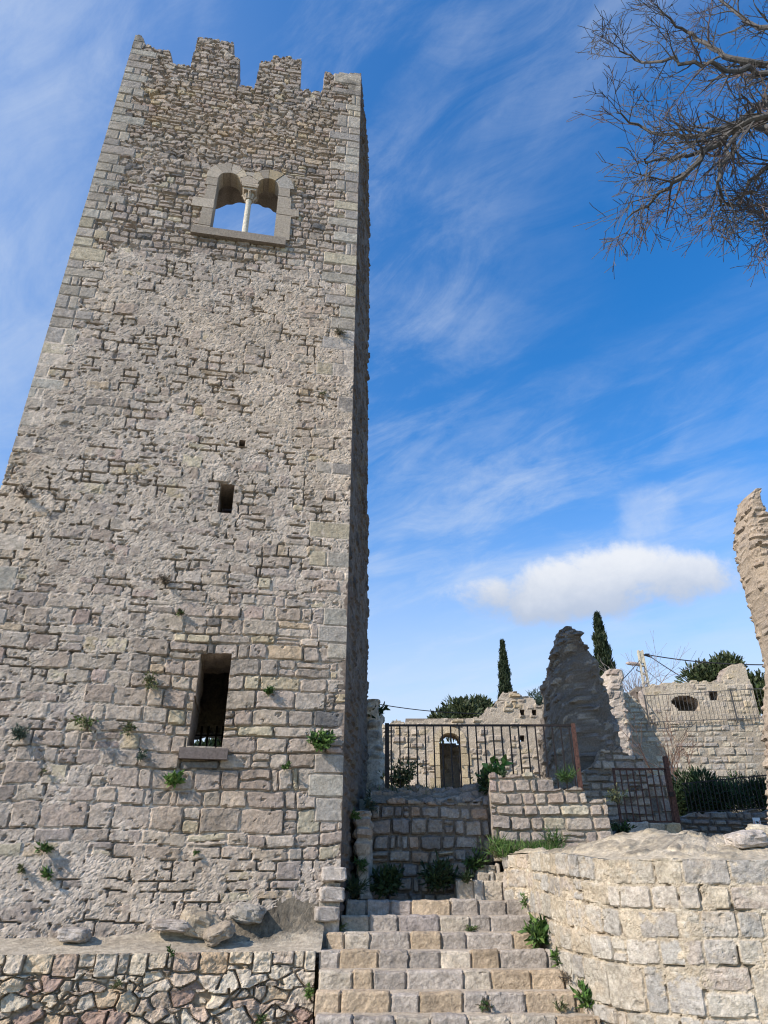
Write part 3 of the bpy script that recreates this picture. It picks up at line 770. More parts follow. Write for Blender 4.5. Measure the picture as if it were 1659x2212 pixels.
# the far wall with the arched doorway
tx, tz = prof([z2(280, 915), z2(330, 915), z2(390, 890), z2(450, 895), z2(620, 885), z2(700, 885), z2(900, 882), z2(1000, 880), z2(1040, 840), z2(1060, 800), z2(1110, 795), z2(1130, 750), z2(1180, 690), z2(1225, 665), z2(1280, 672), z2(1320, 705), z2(1370, 720), z2(1415, 745), z2(1425, 785), z2(1520, 782)], 27)
dc = at(*z2(785, 1075), 27); dr = at(*z2(865, 1075), 27).x - dc.x; dtop = at(*z2(785, 985), 27).z; dsp = at(*z2(785, 1050), 27).z
h1 = at(*z2(1317, 830), 27); h2 = at(*z2(1405, 832), 27); h3 = at(*z2(1320, 1025), 27)
def aw_holes(x, v):
    a = (np.abs(x - dc.x) < dr) & (v < dsp); b = ((x - dc.x) / dr) ** 2 + ((v - dsp) / (dtop - dsp)) ** 2 < 1
    r = a | (b & (v >= dsp))
    for h in (h1, h2, h3): r |= (np.abs(x - h.x) < .09) & (np.abs(v - h.z) < .11)
    return r
PAL2 = [(.37, .32, .265), (.40, .35, .29), (.34, .29, .24), (.41, .355, .27), (.33, .285, .245), (.42, .345, .24)]
aw = wall('ruined_wall', 27, z2(270, 900), z2(1560, 900), 4.0, tx, tz, mfn(71, .22, .4, -.006, PAL2, (.43, .37, .30), levn=.11, depth=.12, proud=.08, tilt=.3), 'long sunlit ruined wall with an arched doorway and a peaked gable behind the railing', 'ruin', .045, .9, aw_holes, sd=71)
mb = MB()
for k in range(11):
    a0, a1 = math.pi * k / 11, math.pi * (k + .94) / 11; rz = dtop - dsp
    pts = [(dc.x + dr * math.cos(a0), dsp + rz * math.sin(a0)), (dc.x + (dr + .22) * math.cos(a0), dsp + (rz + .22) * math.sin(a0)), (dc.x + (dr + .22) * math.cos(a1), dsp + (rz + .22) * math.sin(a1)), (dc.x + dr * math.cos(a1), dsp + rz * math.sin(a1))]
    mb.prism(pts, lambda u, z, h: Vector((u, 27 - h, z)), -.4, .05, jit((.47, .39, .28), k))
for s_ in (-1, 1):
    for k in range(6): 
        z_ = dsp - .42 * (k + 1); wd = .2 + .16 * (k % 2)
        xx = sorted((dc.x + s_ * dr, dc.x + s_ * (dr + wd)))
        mb.prism([(xx[0], z_ + .01), (xx[1], z_ + .01), (xx[1], z_ + .41), (xx[0], z_ + .41)], lambda u, z, h: Vector((u, 27 - h, z)), -.4, .045, jit((.47, .385, .26), 30 + k + s_))
mb.build('door_surround', STONE, aw)
mb = MB(); mb.box((dc.x, 29.2, dtop + .6), (1.6, 0, 0), (0, 1.3, 0), (0, 0, .12), (.2, .17, .14)); mb.box((dc.x - 1.2, 29.2, dtop - 1), (.2, 0, 0), (0, 1.3, 0), (0, 0, 1.6), (.2, .17, .14)); mb.build('doorway_shade_slabs', STONE, aw)  # slabs added behind the doorway to keep its inside in shade
# wall seen through the doorway
wall('ruined_wall', 30.5, z2(600, 900), z2(1000, 900), 4.4, [-9, 99], [7.0, 7.0], mfn(73, .2, .36, -.01, PAL2), 'bit of shaded rear wall visible through the arched doorway', 'ruin', .07, .5, sd=73)
# stub walls with quoins beside the gate
tx, tz = prof([z3(300, 1250), z3(395, 1180), z3(425, 1112), z3(560, 1106), z3(575, 1140), z3(630, 1148), z3(640, 1165), z3(735, 1168), z3(742, 1275), z3(775, 1290), z3(800, 1400)], 17.6)
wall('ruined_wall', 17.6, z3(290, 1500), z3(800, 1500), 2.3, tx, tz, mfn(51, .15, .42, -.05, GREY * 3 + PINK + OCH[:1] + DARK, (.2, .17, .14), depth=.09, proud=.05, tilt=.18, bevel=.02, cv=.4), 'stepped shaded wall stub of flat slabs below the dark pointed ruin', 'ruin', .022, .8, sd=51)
tx, tz = prof([z3(790, 1310), z3(800, 1285), z3(900, 1290), z3(935, 1320), z3(950, 1450), z3(965, 1460)], 18.1)
wall('masonry_pier', 18.1, z3(790, 1500), z3(965, 1500), 2.3, tx, tz, mfn(53, .27, .42, -.04, GREY + OCH + DARK + PINK, (.2, .17, .14), depth=.08, proud=.03, bevel=.02), 'small ruined pier seen through the bars of the iron gate', 'pier', .022, .7, sd=53)
# low shaded wall at the back of the landing
tx, tz = prof([(800, 1725), (860, 1728), (960, 1732), (1066, 1722)], 12.55)
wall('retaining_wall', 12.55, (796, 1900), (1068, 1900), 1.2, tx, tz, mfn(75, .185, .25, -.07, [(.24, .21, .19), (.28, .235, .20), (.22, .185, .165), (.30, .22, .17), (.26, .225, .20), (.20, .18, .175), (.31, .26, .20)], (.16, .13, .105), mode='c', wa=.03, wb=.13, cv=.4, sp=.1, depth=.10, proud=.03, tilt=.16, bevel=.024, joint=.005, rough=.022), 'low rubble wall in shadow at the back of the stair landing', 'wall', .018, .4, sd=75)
# sloping rubble top of that wall up to the railing
def ls(U, V):
    uw, vw = warp(U, V, 77, .02, .03); d, sid, lu, lv = rubble(uw, vw, 77, .3, .17, .9)
    h, c = finish(U, V, d, sid, lu, lv, 77, pal=[(.27, .235, .21), (.30, .25, .21), (.25, .205, .18), (.29, .22, .175)], mort=(.22, .17, .13), level=-.02 + .06 * (fbm(U, V, 79, 3) - .5), depth=.06, proud=.045, tilt=.25, rough=.02, bevel=.02)
    z0 = np.interp(U, tx, tz) - .03
    return np.stack([U, 12.57 + V * .72, z0 + V * .42 + h], 1), np.tile([0, -.45, .89], (len(U), 1)), c
P, Q, C = sheet(np.arange(tx[0], tx[-1], .02), np.arange(0, .75, .02), ls)
tag(mk('rubble_bank', P, Q, STONE, C), 'sloping bank of small loose stones between the shaded wall and the railing', 'bank')
# squared block wall right of it, stepping down to the right
Yb = 12.3
tx, tz = prof([(1066, 1672), (1194, 1672), (1196, 1697), (1264, 1699), (1266, 1722), (1300, 1724), (1325, 1722)], Yb)
wall('block_wall', Yb, (1066, 1800), (1322, 1800), 2.0, tx, tz, mfn(81, .19, .32, -.05, GREY * 4 + OCH[2:] + PINK[:1], (.33, .28, .22), cv=.2, sp=.06, depth=.085, proud=.02, tilt=.10, bevel=.022, joint=.005, wb=.04), 'sunlit wall of squared grey blocks stepping down to the right of the landing', 'wall', .016, .5, sd=8, jag=.02)
# side of it, turning back towards the gate
# far terrace wall on the right
Yf = 29.0
tx, tz = prof([(1352, 1497), (1372, 1508), (1385, 1520), (1400, 1540), (1412, 1560), (1450, 1562), (1550, 1556), (1665, 1543), (1760, 1530)], Yf)
wall('terrace_wall', Yf, (1340, 1700), (1760, 1700), 3.2, tx, tz, mfn(83, .24, .52, -.02, [(.40, .36, .30), (.43, .385, .31), (.37, .33, .28), (.46, .40, .31), (.35, .315, .28)], (.33, .28, .22), depth=.09, levn=.05, cv=.35), 'broad sunlit terrace wall of coursed stone on the right below the thin railing', 'wall', .045, .6, sd=83)
# broken return wall at its left end, turned away from the sun; it shades that end of the terrace wall
RP0 = np.array([at(1356, 1600, Yf).x, Yf - .1]); rd = np.array([-.35, -.937]); rn = (.937, -.35, 0)
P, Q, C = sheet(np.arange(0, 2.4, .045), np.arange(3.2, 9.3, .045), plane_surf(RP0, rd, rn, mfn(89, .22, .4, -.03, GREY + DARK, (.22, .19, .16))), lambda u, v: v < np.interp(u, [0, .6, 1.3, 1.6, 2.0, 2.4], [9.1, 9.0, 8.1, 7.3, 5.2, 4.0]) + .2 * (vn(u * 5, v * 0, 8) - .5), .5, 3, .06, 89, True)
tag(mk('ruined_wall', P, Q, STONE, C), 'narrow dark broken wall end against the left end of the sunlit terrace wall', 'ruin')
# ruined house front on that terrace, with a low arched opening
Yh = 30.2
tx, tz = prof([z3(780, 650), z3(800, 630), z3(900, 615), z3(1000, 612), z3(1110, 600), z3(1210, 605), z3(1320, 600), z3(1345, 540), z3(1365, 500), z3(1410, 482), z3(1470, 480), z3(1495, 510), z3(1500, 560), z3(1530, 610), z3(1560, 680), z3(1580, 770), z3(1600, 860)], Yh)
oc = at(*z3(1045, 760), Yh); ow = at(*z3(1145, 760), Yh).x - oc.x; ot = at(*z3(1045, 705), Yh).z; ob = at(*z3(1045, 825), Yh).z; sh_ = at(*z3(1255, 705), Yh)
def hh_(x, v):
    y0 = oc.z
    a = (np.abs(x - oc.x) < ow) & (v < y0) & (v > ob) & (x > oc.x - ow * (.55 + .45 * (v - ob) / (y0 - ob)))
    b = (((x - oc.x) / ow) ** 2 + ((v - y0) / (ot - y0)) ** 2 < 1) & (v >= y0)
    return a | b | ((np.abs(x - sh_.x) < .2) & (np.abs(v - sh_.z) < .2))
hs_ = wall('ruined_house', Yh, z3(770, 800), z3(1610, 800), 6.0, tx, tz, mfn(85, .24, .42, .0, PAL2, (.47, .40, .31), levn=.08), 'ruined house front with a low wide arched opening standing on the terrace', 'ruin', .05, .9, hh_, sd=85, jag=.08)
mb = MB(); mb.box((oc.x, Yh + 2.1, ot + .45), (1.7, 0, 0), (0, 1.3, 0), (0, 0, .12), (.2, .17, .14)); mb.box((oc.x, Yh + 3.3, oc.z - .2), (1.7, 0, 0), (0, .1, 0), (0, 0, 1.0), (.16, .13, .11)); mb.box((oc.x - 1.6, Yh + 2.1, oc.z - .2), (.1, 0, 0), (0, 1.2, 0), (0, 0, 1.0), (.16, .13, .11)); mb.build('opening_shade_box', STONE, hs_)  # dark box added behind the arched opening so it looks deep in shade
# shaded low dry wall with the sign
Yd = 21.0
tx, tz = prof([(1470, 1762), (1500, 1757), (1580, 1756), (1700, 1750)], Yd)
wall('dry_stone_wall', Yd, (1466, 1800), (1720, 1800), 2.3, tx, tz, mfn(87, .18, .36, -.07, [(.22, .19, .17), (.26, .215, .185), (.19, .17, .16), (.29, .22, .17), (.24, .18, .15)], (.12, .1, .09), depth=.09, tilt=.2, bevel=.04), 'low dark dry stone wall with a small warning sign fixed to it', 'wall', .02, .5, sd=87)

# ------------------------------------------------------------------ stairs and landing
D0, RS, TS = 11.45, .179, .369
ZL = EYE - .0119 * D0
stair = thing('stone_staircase', (.75, 10, .2), 'wide flight of worn grey and ochre stone block steps leading up beside the tower', 'staircase')
cg, co_, cl_ = (.36, .316, .274), (.39, .305, .215), (.415, .36, .29)
ck = {'g': cg, 'o': co_, 'l': cl_, 'p': (.355, .308, .28)}
STEPS = [([10, 148, 299, 438, 688, 873, 1048, 1195], 'gppoggg'), ([-25, 163, 348, 617, 815, 947, 1225], 'lgplgg'), ([-115, 0, 170, 424, 629, 792, 1091, 1240], 'olgogg' + 'o'),
         ([-160, -30, 224, 415, 626, 821, 1005, 1310], 'goggl' + 'og'), ([-165, 55, 185, 402, 776, 951, 1207, 1420], 'logglo' + 'o'), ([-190, -20, 305, 488, 772, 938, 1180, 1500], 'oogog' + 'go'),
         ([-190, 60, 330, 560, 800, 1082, 1380, 1640], 'gglgllo'), ([-190, 100, 400, 700, 1000, 1300, 1650], 'gologl'), ([-190, 140, 420, 690, 980, 1260, 1660], 'lgoglg')]
RY = [2251, 2285, 2324, 2369, 2424, 2488, 2544, 2600, 2660]
def step_mesh(Yk, zk, bx, cols, tread, rise, sd, X0, X1):
    rad = .028; v = np.concatenate([np.arange(-.04, rise - .05, .016), np.linspace(rise - .05, rise + .05, 12), np.arange(rise + .06, rise + tread + .04, .02)])
    u = np.arange(X0, X1, .014)
    bx = np.array(bx)
    def s(U, V):
        uw = U + .022 * (fbm(U * 6, V * 8, sd, 4) - .5) * 2
        j = (np.searchsorted(bx, uw, side='right') - 1).clip(0, len(cols) - 1)
        du = np.minimum(np.abs(uw - bx[j]), np.abs(bx[j + 1] - uw))
        d = du
        t = sstep(d, .002, .022)
        c = np.array(cols)[j] * (1 + .34 * (hsh(j, j * 0 + 1, sd) - .5))[:, None]
        n = fbm(U * 15, V * 15, sd + 2, 4, .62); n2_ = fbm(U * 4 + j, V * 4, sd + 3, 3)
        c = c * (.7 + .6 * n)[:, None] * (.75 + .5 * n2_)[:, None]
        h = t * (.022 * (hsh(j, j * 0 + 2, sd) - .3) + +.045 * (fbm(U * 7, V * 7, sd + 5, 5, .62) - .5) - .02 * np.abs(fbm(U * 4 + j, V * 9, sd + 8, 3) - .5)) - (.045 - .02 * sstep(V, rise - .03, rise + .03)) * (1 - t) - .03 * sstep(fbm(U * 5, V * 5, sd + 12, 3, .6), .60, .72) * sstep(np.abs(V - rise), .05, .0)
        wv = hsh(j, j * 0 + 4, sd)
        on = V - rise                                            # < 0 riser, > 0 tread
        gr = sstep(on, .05 + .08 * wv, .16 + .1 * wv)            # grit and mortar on the back of the tread
        c = c * (1 - gr)[:, None] + np.array((.45, .385, .305))[None] * (.65 + .6 * fbm(U * 22, V * 22, sd + 9, 3))[:, None] * gr[:, None]
        h = h * (1 - gr) + gr * (.012 * (fbm(U * 9, V * 9, sd + 10, 3) - .5) - .004)
        a = np.clip((on + rad) / (2 * rad), 0, 1) * np.pi / 2
        y = np.where(on < -rad, 0, np.where(on > rad, on, rad - rad * np.cos(a))) ; y = np.where(np.abs(on) <= rad, rad * (1 - np.cos(a)), y)
        z = np.where(on < -rad, V, np.where(on > rad, rise, rise - rad + rad * np.sin(a)))
        nx = np.zeros_like(U); ny = -np.cos(a); nz = np.sin(a)
        z = z + (.022 * (wv - .5) + .02 * (fbm(U * 5, U * 0, sd + 14, 3) - .5)) * sstep(on, -rise * .6, 0) * (1 - gr)
        return np.stack([U, Yk + y + ny * h, zk - rise + z + nz * h], 1), np.stack([nx, ny, nz], 1), c
    P, Q, C = sheet(u, v, s, None, .3, 2, .004, sd)
    return P, Q, C
for k, (bz, cs_) in enumerate(STEPS):
    Yk = D0 - TS * k; zk = ZL - RS * k
    yk = ray(0, RY[k] / 1.1573).y
    bx = [((860 + b * .38577) / 1.1573 - CX) / F / yk * Yk for b in bz]
    P, Q, C = step_mesh(Yk, zk, bx, [ck[c] for c in cs_], TS if k else .4, RS, 100 + k, bx[0], max(bx[-1] + .04, 2.3 if k > 2 else bx[-1]))
    mk('step', P, Q, STONE, C, stair)
# landing
def lsf(U, V):
    n = fbm(U * 5, V * 5, 201, 4)
    c = np.array((.40, .345, .275))[None] * (.65 + .6 * fbm(U * 14, V * 14, 203, 4))[:, None]
    return np.stack([U, V, ZL + .03 * (n - .5) - .004], 1), np.tile([0, 0, 1.], (len(U), 1)), c
P, Q, C = sheet(np.arange(-.7, 2.2, .03), np.arange(D0 + .38, 12.8, .03), lsf)
mk('landing', P, Q, SOIL, C, stair)
# the narrow upper steps at the right of the landing
for k, (pl, pr, pt, pb, Yk) in enumerate(((985, 1118, 1901, 1934, 12.08), (1030, 1115, 1885, 1901, 12.24), (1028, 1082, 1868, 1886, 12.38))):
    a = at(pl, pt, Yk); b = at(pr, pb, Yk); nb = 4
    bx = list(np.linspace(a.x, b.x, nb + 1) + np.array([0, .04, -.03, .02, 0]))
    P, Q, C = step_mesh(Yk, a.z, bx, [cl_, (.42, .39, .35), cl_, cg], .45, a.z - b.z + .03, 120 + k, a.x, b.x)
    mk('step', P, Q, STONE, C, stair)

# ------------------------------------------------------------------ rubble retaining wall and mortar ledge under the tower
YW0, yw = 10.32, A10
def rw_fn(U, V):
    uw, vw = warp(U, V, 91, .02, .03)
    d, sid, lu, lv = rubble(uw, vw, 92, .25, .185, .98)
    dB, sB, aB, bB = rubble(uw, vw, 93, .15, .11, .95); sub = hsh(sid, sid * 0, 95) < .16
    d = np.where(sub, np.minimum(d, dB), d); lu = np.where(sub, aB, lu); lv = np.where(sub, bB, lv); sid = np.where(sub, sB + 77777, sid)
    d2, s2, a2, b2 = courses(uw + .04 * (vw - .9), vw * 0 + .9, 96, .5, 0, .24, .55, 0)
    thr = .69 + .125 * hsh(s2, s2 * 0, 94) + .01 * (vn(U * 6, U * 0, 94) - .5); tc = vw > thr
    dv = np.minimum(vw - thr, .942 - V)
    rr_ = .04; dc_ = np.where((d2 < rr_) & (dv < rr_), rr_ - np.hypot(rr_ - d2, rr_ - dv), np.minimum(d2, dv))
    d = np.where(tc, dc_, np.minimum(d, np.abs(thr - vw) + .001)); sid = np.where(tc, s2 + 9000, sid); lu = np.where(tc, a2, lu); lv = np.where(tc, 0, lv)
    h, c = finish(U, V, d, sid, lu, lv, 98, pal=[(0.445, 0.410, 0.370), (0.490, 0.456, 0.405), (0.410, 0.382, 0.348), (0.513, 0.450, 0.365), (0.456, 0.376, 0.291), (0.422, 0.370, 0.331), (0.479, 0.450, 0.399), (0.536, 0.502, 0.445), (0.456, 0.422, 0.382), (0.410, 0.342, 0.302), (0.331, 0.257, 0.234), (0.502, 0.467, 0.410)], mort=(.25, .21, .165),
                  level=-.066 + .05 * (fbm(U * 1.2, V * 1.2, 99, 3) - .5), depth=.105, proud=.020, tilt=.20, rough=.024, joint=.001, bevel=.013)
    return h, c * np.array([1.05, .97, .86])
rw = thing('rubble_wall', (-3.5, 9.9, .0), 'low dry wall of mixed rubble stones below the tower ledge', 'wall')
XR = at(679, 2120, YW0).x
P, Q, C = sheet(np.arange(0, 5.6, .0125), np.arange(-.05, .932, .0125), plane_surf((XR, YW0), (-math.cos(yw), -math.sin(yw)), (math.sin(yw), -math.cos(yw), 0), rw_fn), None, .5, 3, .012, 91)
mk('wall_face', P, Q[:, ::-1], STONE, C, rw)
# the mortared ledge with the outcrop climbing the tower corner
def ledge(U, V):
    X = XR + .06 - U; yf = YW0 - math.tan(yw) * U + .04; yb = TC[1] + (TC[0] - X) * -math.tan(A10) + .06
    Y = yf + (yb - yf) * V
    z = .915 + .17 * V + .03 * (fbm(U * 2.2, V * 3, 301, 4) - .5) + .018 * (fbm(U * 9, V * 12, 303, 4, .6) - .5)
    lump = lambda u, v, su, sv, h: h * np.exp(-((U - u) / su) ** 2 - ((V - v) / sv) ** 2)
    # mound of concreted rock against the corner
    z = z + lump(.15, 1.05, .40, .16, .55) + lump(.55, 1.05, .5, .18, .46) + lump(1.1, 1.0, .5, .2, .26) + lump(.1, .75, .3, .3, .12) + lump(1.75, .98, .9, .12, .10)
    z = z + lump(.6, .95, .9, .35, 1) * (.42 * (fbm(U * 5, V * 16, 305, 5, .66) - .5) - .10 * np.abs(fbm(U * 3, V * 5, 306, 3) - .5))
    z = z + sstep(V, .04, 0) * .0
    c = np.array((.40, .345, .27))[None] * (.6 + .7 * fbm(U * 13, V * 18, 307, 4, .62))[:, None] * (.8 + .4 * fbm(U * 2, V * 2, 309, 3))[:, None]
    st_ = lump(.75, .9, .22, .3, 1) * sstep(fbm(U * 6, V * 4, 315, 4, .6), .32, .55); c = c * (1 - .62 * st_)[:, None]
    dk = sstep(fbm(U * 2.5, V * 3, 311, 3), .42, .62) * sstep(V, .45, .8) * sstep(U, 2.6, 1.2)
    c = c * (1 - .45 * dk)[:, None] * (1 - .18 * lump(.6, .9, 1.0, .4, 1))[:, None]
    return np.stack([X, Y, z], 1), np.tile([0, 0, 1.], (len(U), 1)), c
P, Q, C = sheet(np.arange(0, 5.6, .016), np.linspace(0, 1, 90), ledge)
mk('mortar_ledge', P, Q[:, ::-1], SOIL, C, rw)


def rock(name, c, size, rot, sd, col, label, cat='rock', group=None, e=.6, ns=1.0):
    n = 26; th = np.linspace(0, math.pi, n); ph = np.linspace(0, 2 * math.pi, 2 * n, endpoint=False)
    T_, P_ = np.meshgrid(th, ph, indexing='ij')
    f = lambda x: np.sign(x) * np.abs(x) ** e
    X = f(np.sin(T_)) * f(np.cos(P_)); Y = f(np.sin(T_)) * f(np.sin(P_)); Z = f(np.cos(T_))
    p = np.stack([X.ravel(), Y.ravel(), Z.ravel()], 1)
    k = 1 + ns * .35 * (vn3(p * 1.7 + sd, sd) - .5) + ns * .2 * (vn3(p * 4 + sd, sd + 1) - .5) + .08 * (vn3(p * 10, sd + 2) - .5)
    p = p * k[:, None] * np.array(size) / 2
    m = np.array(__import__('mathutils').Euler(rot).to_matrix()); p = p @ m.T + np.array(c)
    i = np.arange(n * 2 * n).reshape(n, 2 * n); i2 = np.roll(i, -1, 1)
    q = np.stack([i[:-1], i[1:], i2[1:], i2[:-1]], -1).reshape(-1, 4)
    cc = np.array(col)[None] * (.65 + .7 * vn3(p * 14, sd + 5))[:, None]
    return tag(mk(name, p, q, STONE, cc), label, cat, group)


def on_tower(px, py, h):
    u, z = tw(px, py); return tf(u, z, h)
rock('boulder', on_tower(436, 1996, .05), (.52, .40, .30), (.2, .25, .3), 1, (.34, .285, .215), 'large rounded pale boulder at the foot of the tower', 'rock')
rock('boulder', on_tower(474, 2012, .30), (.36, .30, .18), (.3, -.45, .2), 2, (.28, .235, .185), 'smaller boulder with a dark underside leaning on the pale boulder', 'rock')
rock('boulder', on_tower(535, 1972, .06), (.42, .32, .22), (.1, .1, .1), 3, (.32, .29, .25), 'blue grey squarish rock set in the mortar right of the boulders', 'rock')
rock('boulder', on_tower(375, 1998, .15), (.50, .26, .13), (0, .03, .1), 4, (.34, .295, .26), 'flat grey slab on the ledge left of the boulders', 'rock')
rock('boulder', on_tower(165, 2017, .15), (.36, .25, .15), (0, .05, 0), 5, (.33, .295, .265), 'low grey stone on the left part of the mortar ledge', 'rock')
for k, (px, py) in enumerate(((722, 1888), (716, 1932), (704, 1974))):
    rock('quoin_block', on_tower(px, py, -.05), (.34, .34, .18), (0, 0, A10 + .1 * (k - 1)), 11 + k, (.40, .355, .315), 'rough grey block jutting from the tower corner, %s of three above the steps' % ('topmost', 'middle one', 'lowest')[k], 'stone block', None, .28, .4)

# ------------------------------------------------------------------ rounded sunlit wall on the right
RP = [(1.80, 11.95), (1.90, 11.62), (2.06, 11.35), (2.10, 10.7), (2.16, 10.0), (2.30, 9.35), (2.58, 8.75), (3.1, 8.25), (3.9, 7.95), (5.0, 7.72), (6.6, 7.5)]
def top_r(U): return np.interp(U, [0, .7, 2.2, 3.2, 4.4, 7], [2.09, 2.08, 1.99, 1.90, 1.87, 1.86])
def rfn(U, V):
    uw, vw = warp(U, V, 131, .016, .045)
    vt = vw + (1.86 - top_r(U)) * sstep(vw, .6, 1.86)
    d, sid, lu, lv = courses(uw, vt, 133, .2, .2, .37, .42, .05, [-.5, -.2, .0, .2, .36, .52, .93, 1.16, 1.41, 1.63, 2.2])
    L = -.008 + .034 * (fbm(U * 1.3, V * 1.3, 135, 3) - .5) - .018 * sstep(V, 1.05, .7)
    h, c = finish(U, V, d, sid, lu, lv, 137, pal=[(.39, .355, .31), (.365, .34, .305), (.41, .37, .31), (.345, .32, .29), (.42, .365, .285), (.38, .33, .285)], mort=(.475, .405, .31), level=L,
                   crack=.40, depth=.05, proud=.012, tilt=.05, rough=.014, joint=.004, bevel=.016, pits=.012)
    wl_ = sstep(fbm(U * 5, V * 9, 141, 4, .62), .56, .70) * .45; c = c * (1 - wl_)[:, None] + np.array((.52, .48, .41))[None] * wl_[:, None]
    st = sstep(fbm(U * 3.5, V * 5, 139, 4, .6), .60, .72) * .35
    c = c * (1 - st)[:, None] + np.array((.46, .36, .25))[None] * st[:, None]
    return h, c
rs, RL = path_surf(RP, rfn)
rwall = thing('rounded_wall', (3, 9, 0), 'bright rounded stone wall with pale mortar to the right of the steps', 'wall')
P, Q, C = sheet(np.arange(0, RL, .0135), np.arange(-.05, 2.06, .0135), rs, lambda u, v: v < top_r(u) + .02 * (vn(u * 4, u * 0, 3) - .5), .3, 2, .01, 131)
mk('wall_face', P, Q, STONE, C, rwall)
pts = np.array(RP); seg = np.hypot(*(pts[1:] - pts[:-1]).T); RLs = np.concatenate([[0], np.cumsum(seg)])
def rcap(U, V):
    X = np.interp(U, RLs, pts[:, 0]); Y = np.interp(U, RLs, pts[:, 1]); e = .5
    dx = np.interp(U + e, RLs, pts[:, 0]) - np.interp(U - e, RLs, pts[:, 0]); dy = np.interp(U + e, RLs, pts[:, 1]) - np.interp(U - e, RLs, pts[:, 1])
    ln = np.hypot(dx, dy) + 1e-9; nx, ny = dy / ln, -dx / ln
    wd = np.interp(U, [0, 1.2, 2.2, 3.2, 4, 7], [.3, .35, .8, 1.5, 1.7, 1.7]); dep = V * wd + .008
    rise = np.interp(U, [0, 1.5, 2.6, 3.6, 5, 7], [.02, .06, .29, .34, .28, .27])
    z = top_r(U) - .012 + rise * sstep(V, .0, .9) ** .8 + .05 * (fbm(U * 3, V * 3, 151, 4) - .5) * V + .05 * (fbm(U * 9, V * 7, 153, 4, .6) - .5) * sstep(V, .05, .3) - .5 * sstep(V, .93, 1.0)
    c = np.array((.46, .395, .30))[None] * (.65 + .65 * fbm(U * 12, V * 14, 155, 4, .62))[:, None]
    dq, sq, _a, _b = rubble(U + .03 * fbm(U * 6, V * 6, 161, 2), V * wd + .03 * fbm(U * 6, V * 6, 163, 2), 159, .30, .24, .95)
    kq = (hsh(sq, sq * 0, 165) > .45) * sstep(dq, .008, .035) * sstep(V, .06, .14); z = z + .022 * kq * (.5 + hsh(sq, sq * 0 + 1, 165)) + .012 * (fbm(U * 14, V * 14, 167, 3) - .5)
    c = c * (1 - kq * .30)[:, None] * (1 + .25 * (hsh(sq, sq * 0 + 2, 165) - .5) * kq)[:, None]
    gg = sstep(fbm(U * 1.8, V * 2.2, 157, 3), .48, .62); c = c * (1 - gg * .3)[:, None]
    return np.stack([X - nx * dep, Y - ny * dep, z], 1), np.tile([0, 0, 1.], (len(U), 1)), c
P, Q, C = sheet(np.arange(0, RL, .02), np.linspace(0, 1, 70), rcap)
mk('mortar_cap', P, Q, SOIL, C, rwall)
c = at(1612, 1813, 8.7); rock('loose_stone', (c.x, c.y, c.z), (.44, .30, .17), (.1, -.15, .2), 21, (.44, .39, .345), 'pinkish grey loose stone lying on the cap of the bright rounded wall', 'stone')
c = at(1642, 1806, 8.9); rock('loose_stone', (c.x + .12, c.y, c.z), (.5, .32, .20), (.1, .1, -.2), 22, (.53, .46, .35), 'cream stone at the right end of the rounded wall cap', 'stone')

# ------------------------------------------------------------------ railings, gate, pole
def railing(name, pts_top, pts_bot, n, label, cat, mat, bw=.022, rw_=.034, posts=(), group=None):
    """bars between a top and a bottom rail, each bar its own mesh"""
    a0, a1 = map(Vector, pts_top); b0, b1 = map(Vector, pts_bot)
    t = thing(name, (b0 + b1) / 2, label, cat, group)
    for s_, (p, q) in (('top_rail', (a0, a1)), ('bottom_rail', (b0, b1))):
        m = MB(); m.bar(p, q, rw_, rw_ * .8); m.build(s_, mat, t)
    first = None
    for i in range(n):
        f = (i + .5) / n; A = a0.lerp(a1, f); B = b0.lerp(b1, f)
        m = MB(); m.bar(B, A, bw); m.build('bar', mat, t)
    for f, wd in posts:
        A = a0.lerp(a1, f); B = b0.lerp(b1, f); m = MB(); m.bar(B + (B - A) * .15, A + (A - B) * .03, wd); m.build('post', mat, t)
    return t


Yr = 13.1
ta, tb_ = at(836, 1567, Yr), at(1236, 1555, Yr); ba, bb = at(838, 1712, Yr), at(1256, 1696, Yr)
zt = (ta.z + tb_.z) / 2; zb = ta.z - 1.16
rl = railing('iron_railing', ((ta.x, Yr, ta.z), (tb_.x, Yr, ta.z + .0)), ((ta.x, Yr, zb), (tb_.x, Yr, zb)), 22, 'dark iron railing along the terrace edge above the landing', 'railing', IRON, .024, .036, ((0, .075),))
m = MB(); m.bar((tb_.x, Yr, zb - .05), (tb_.x, Yr, ta.z + .03), .07, .07); m.build('post', RUST, rl)
m = MB()                                                                     # short return of the railing, seen nearly edge-on
e_ = Vector((tb_.x + .30, Yr + 1.3, 0))
m.bar((tb_.x, Yr, ta.z), (e_.x, e_.y, ta.z - .55), .035); m.bar((tb_.x, Yr, zb), (e_.x, e_.y, zb), .03)
for i in range(9):
    f = (i + 1) / 10; m.bar((tb_.x + .30 * f, Yr + 1.3 * f, zb), (tb_.x + .30 * f, Yr + 1.3 * f, ta.z - .55 * f), .025)
m.build('return_panel', RUST, rl)

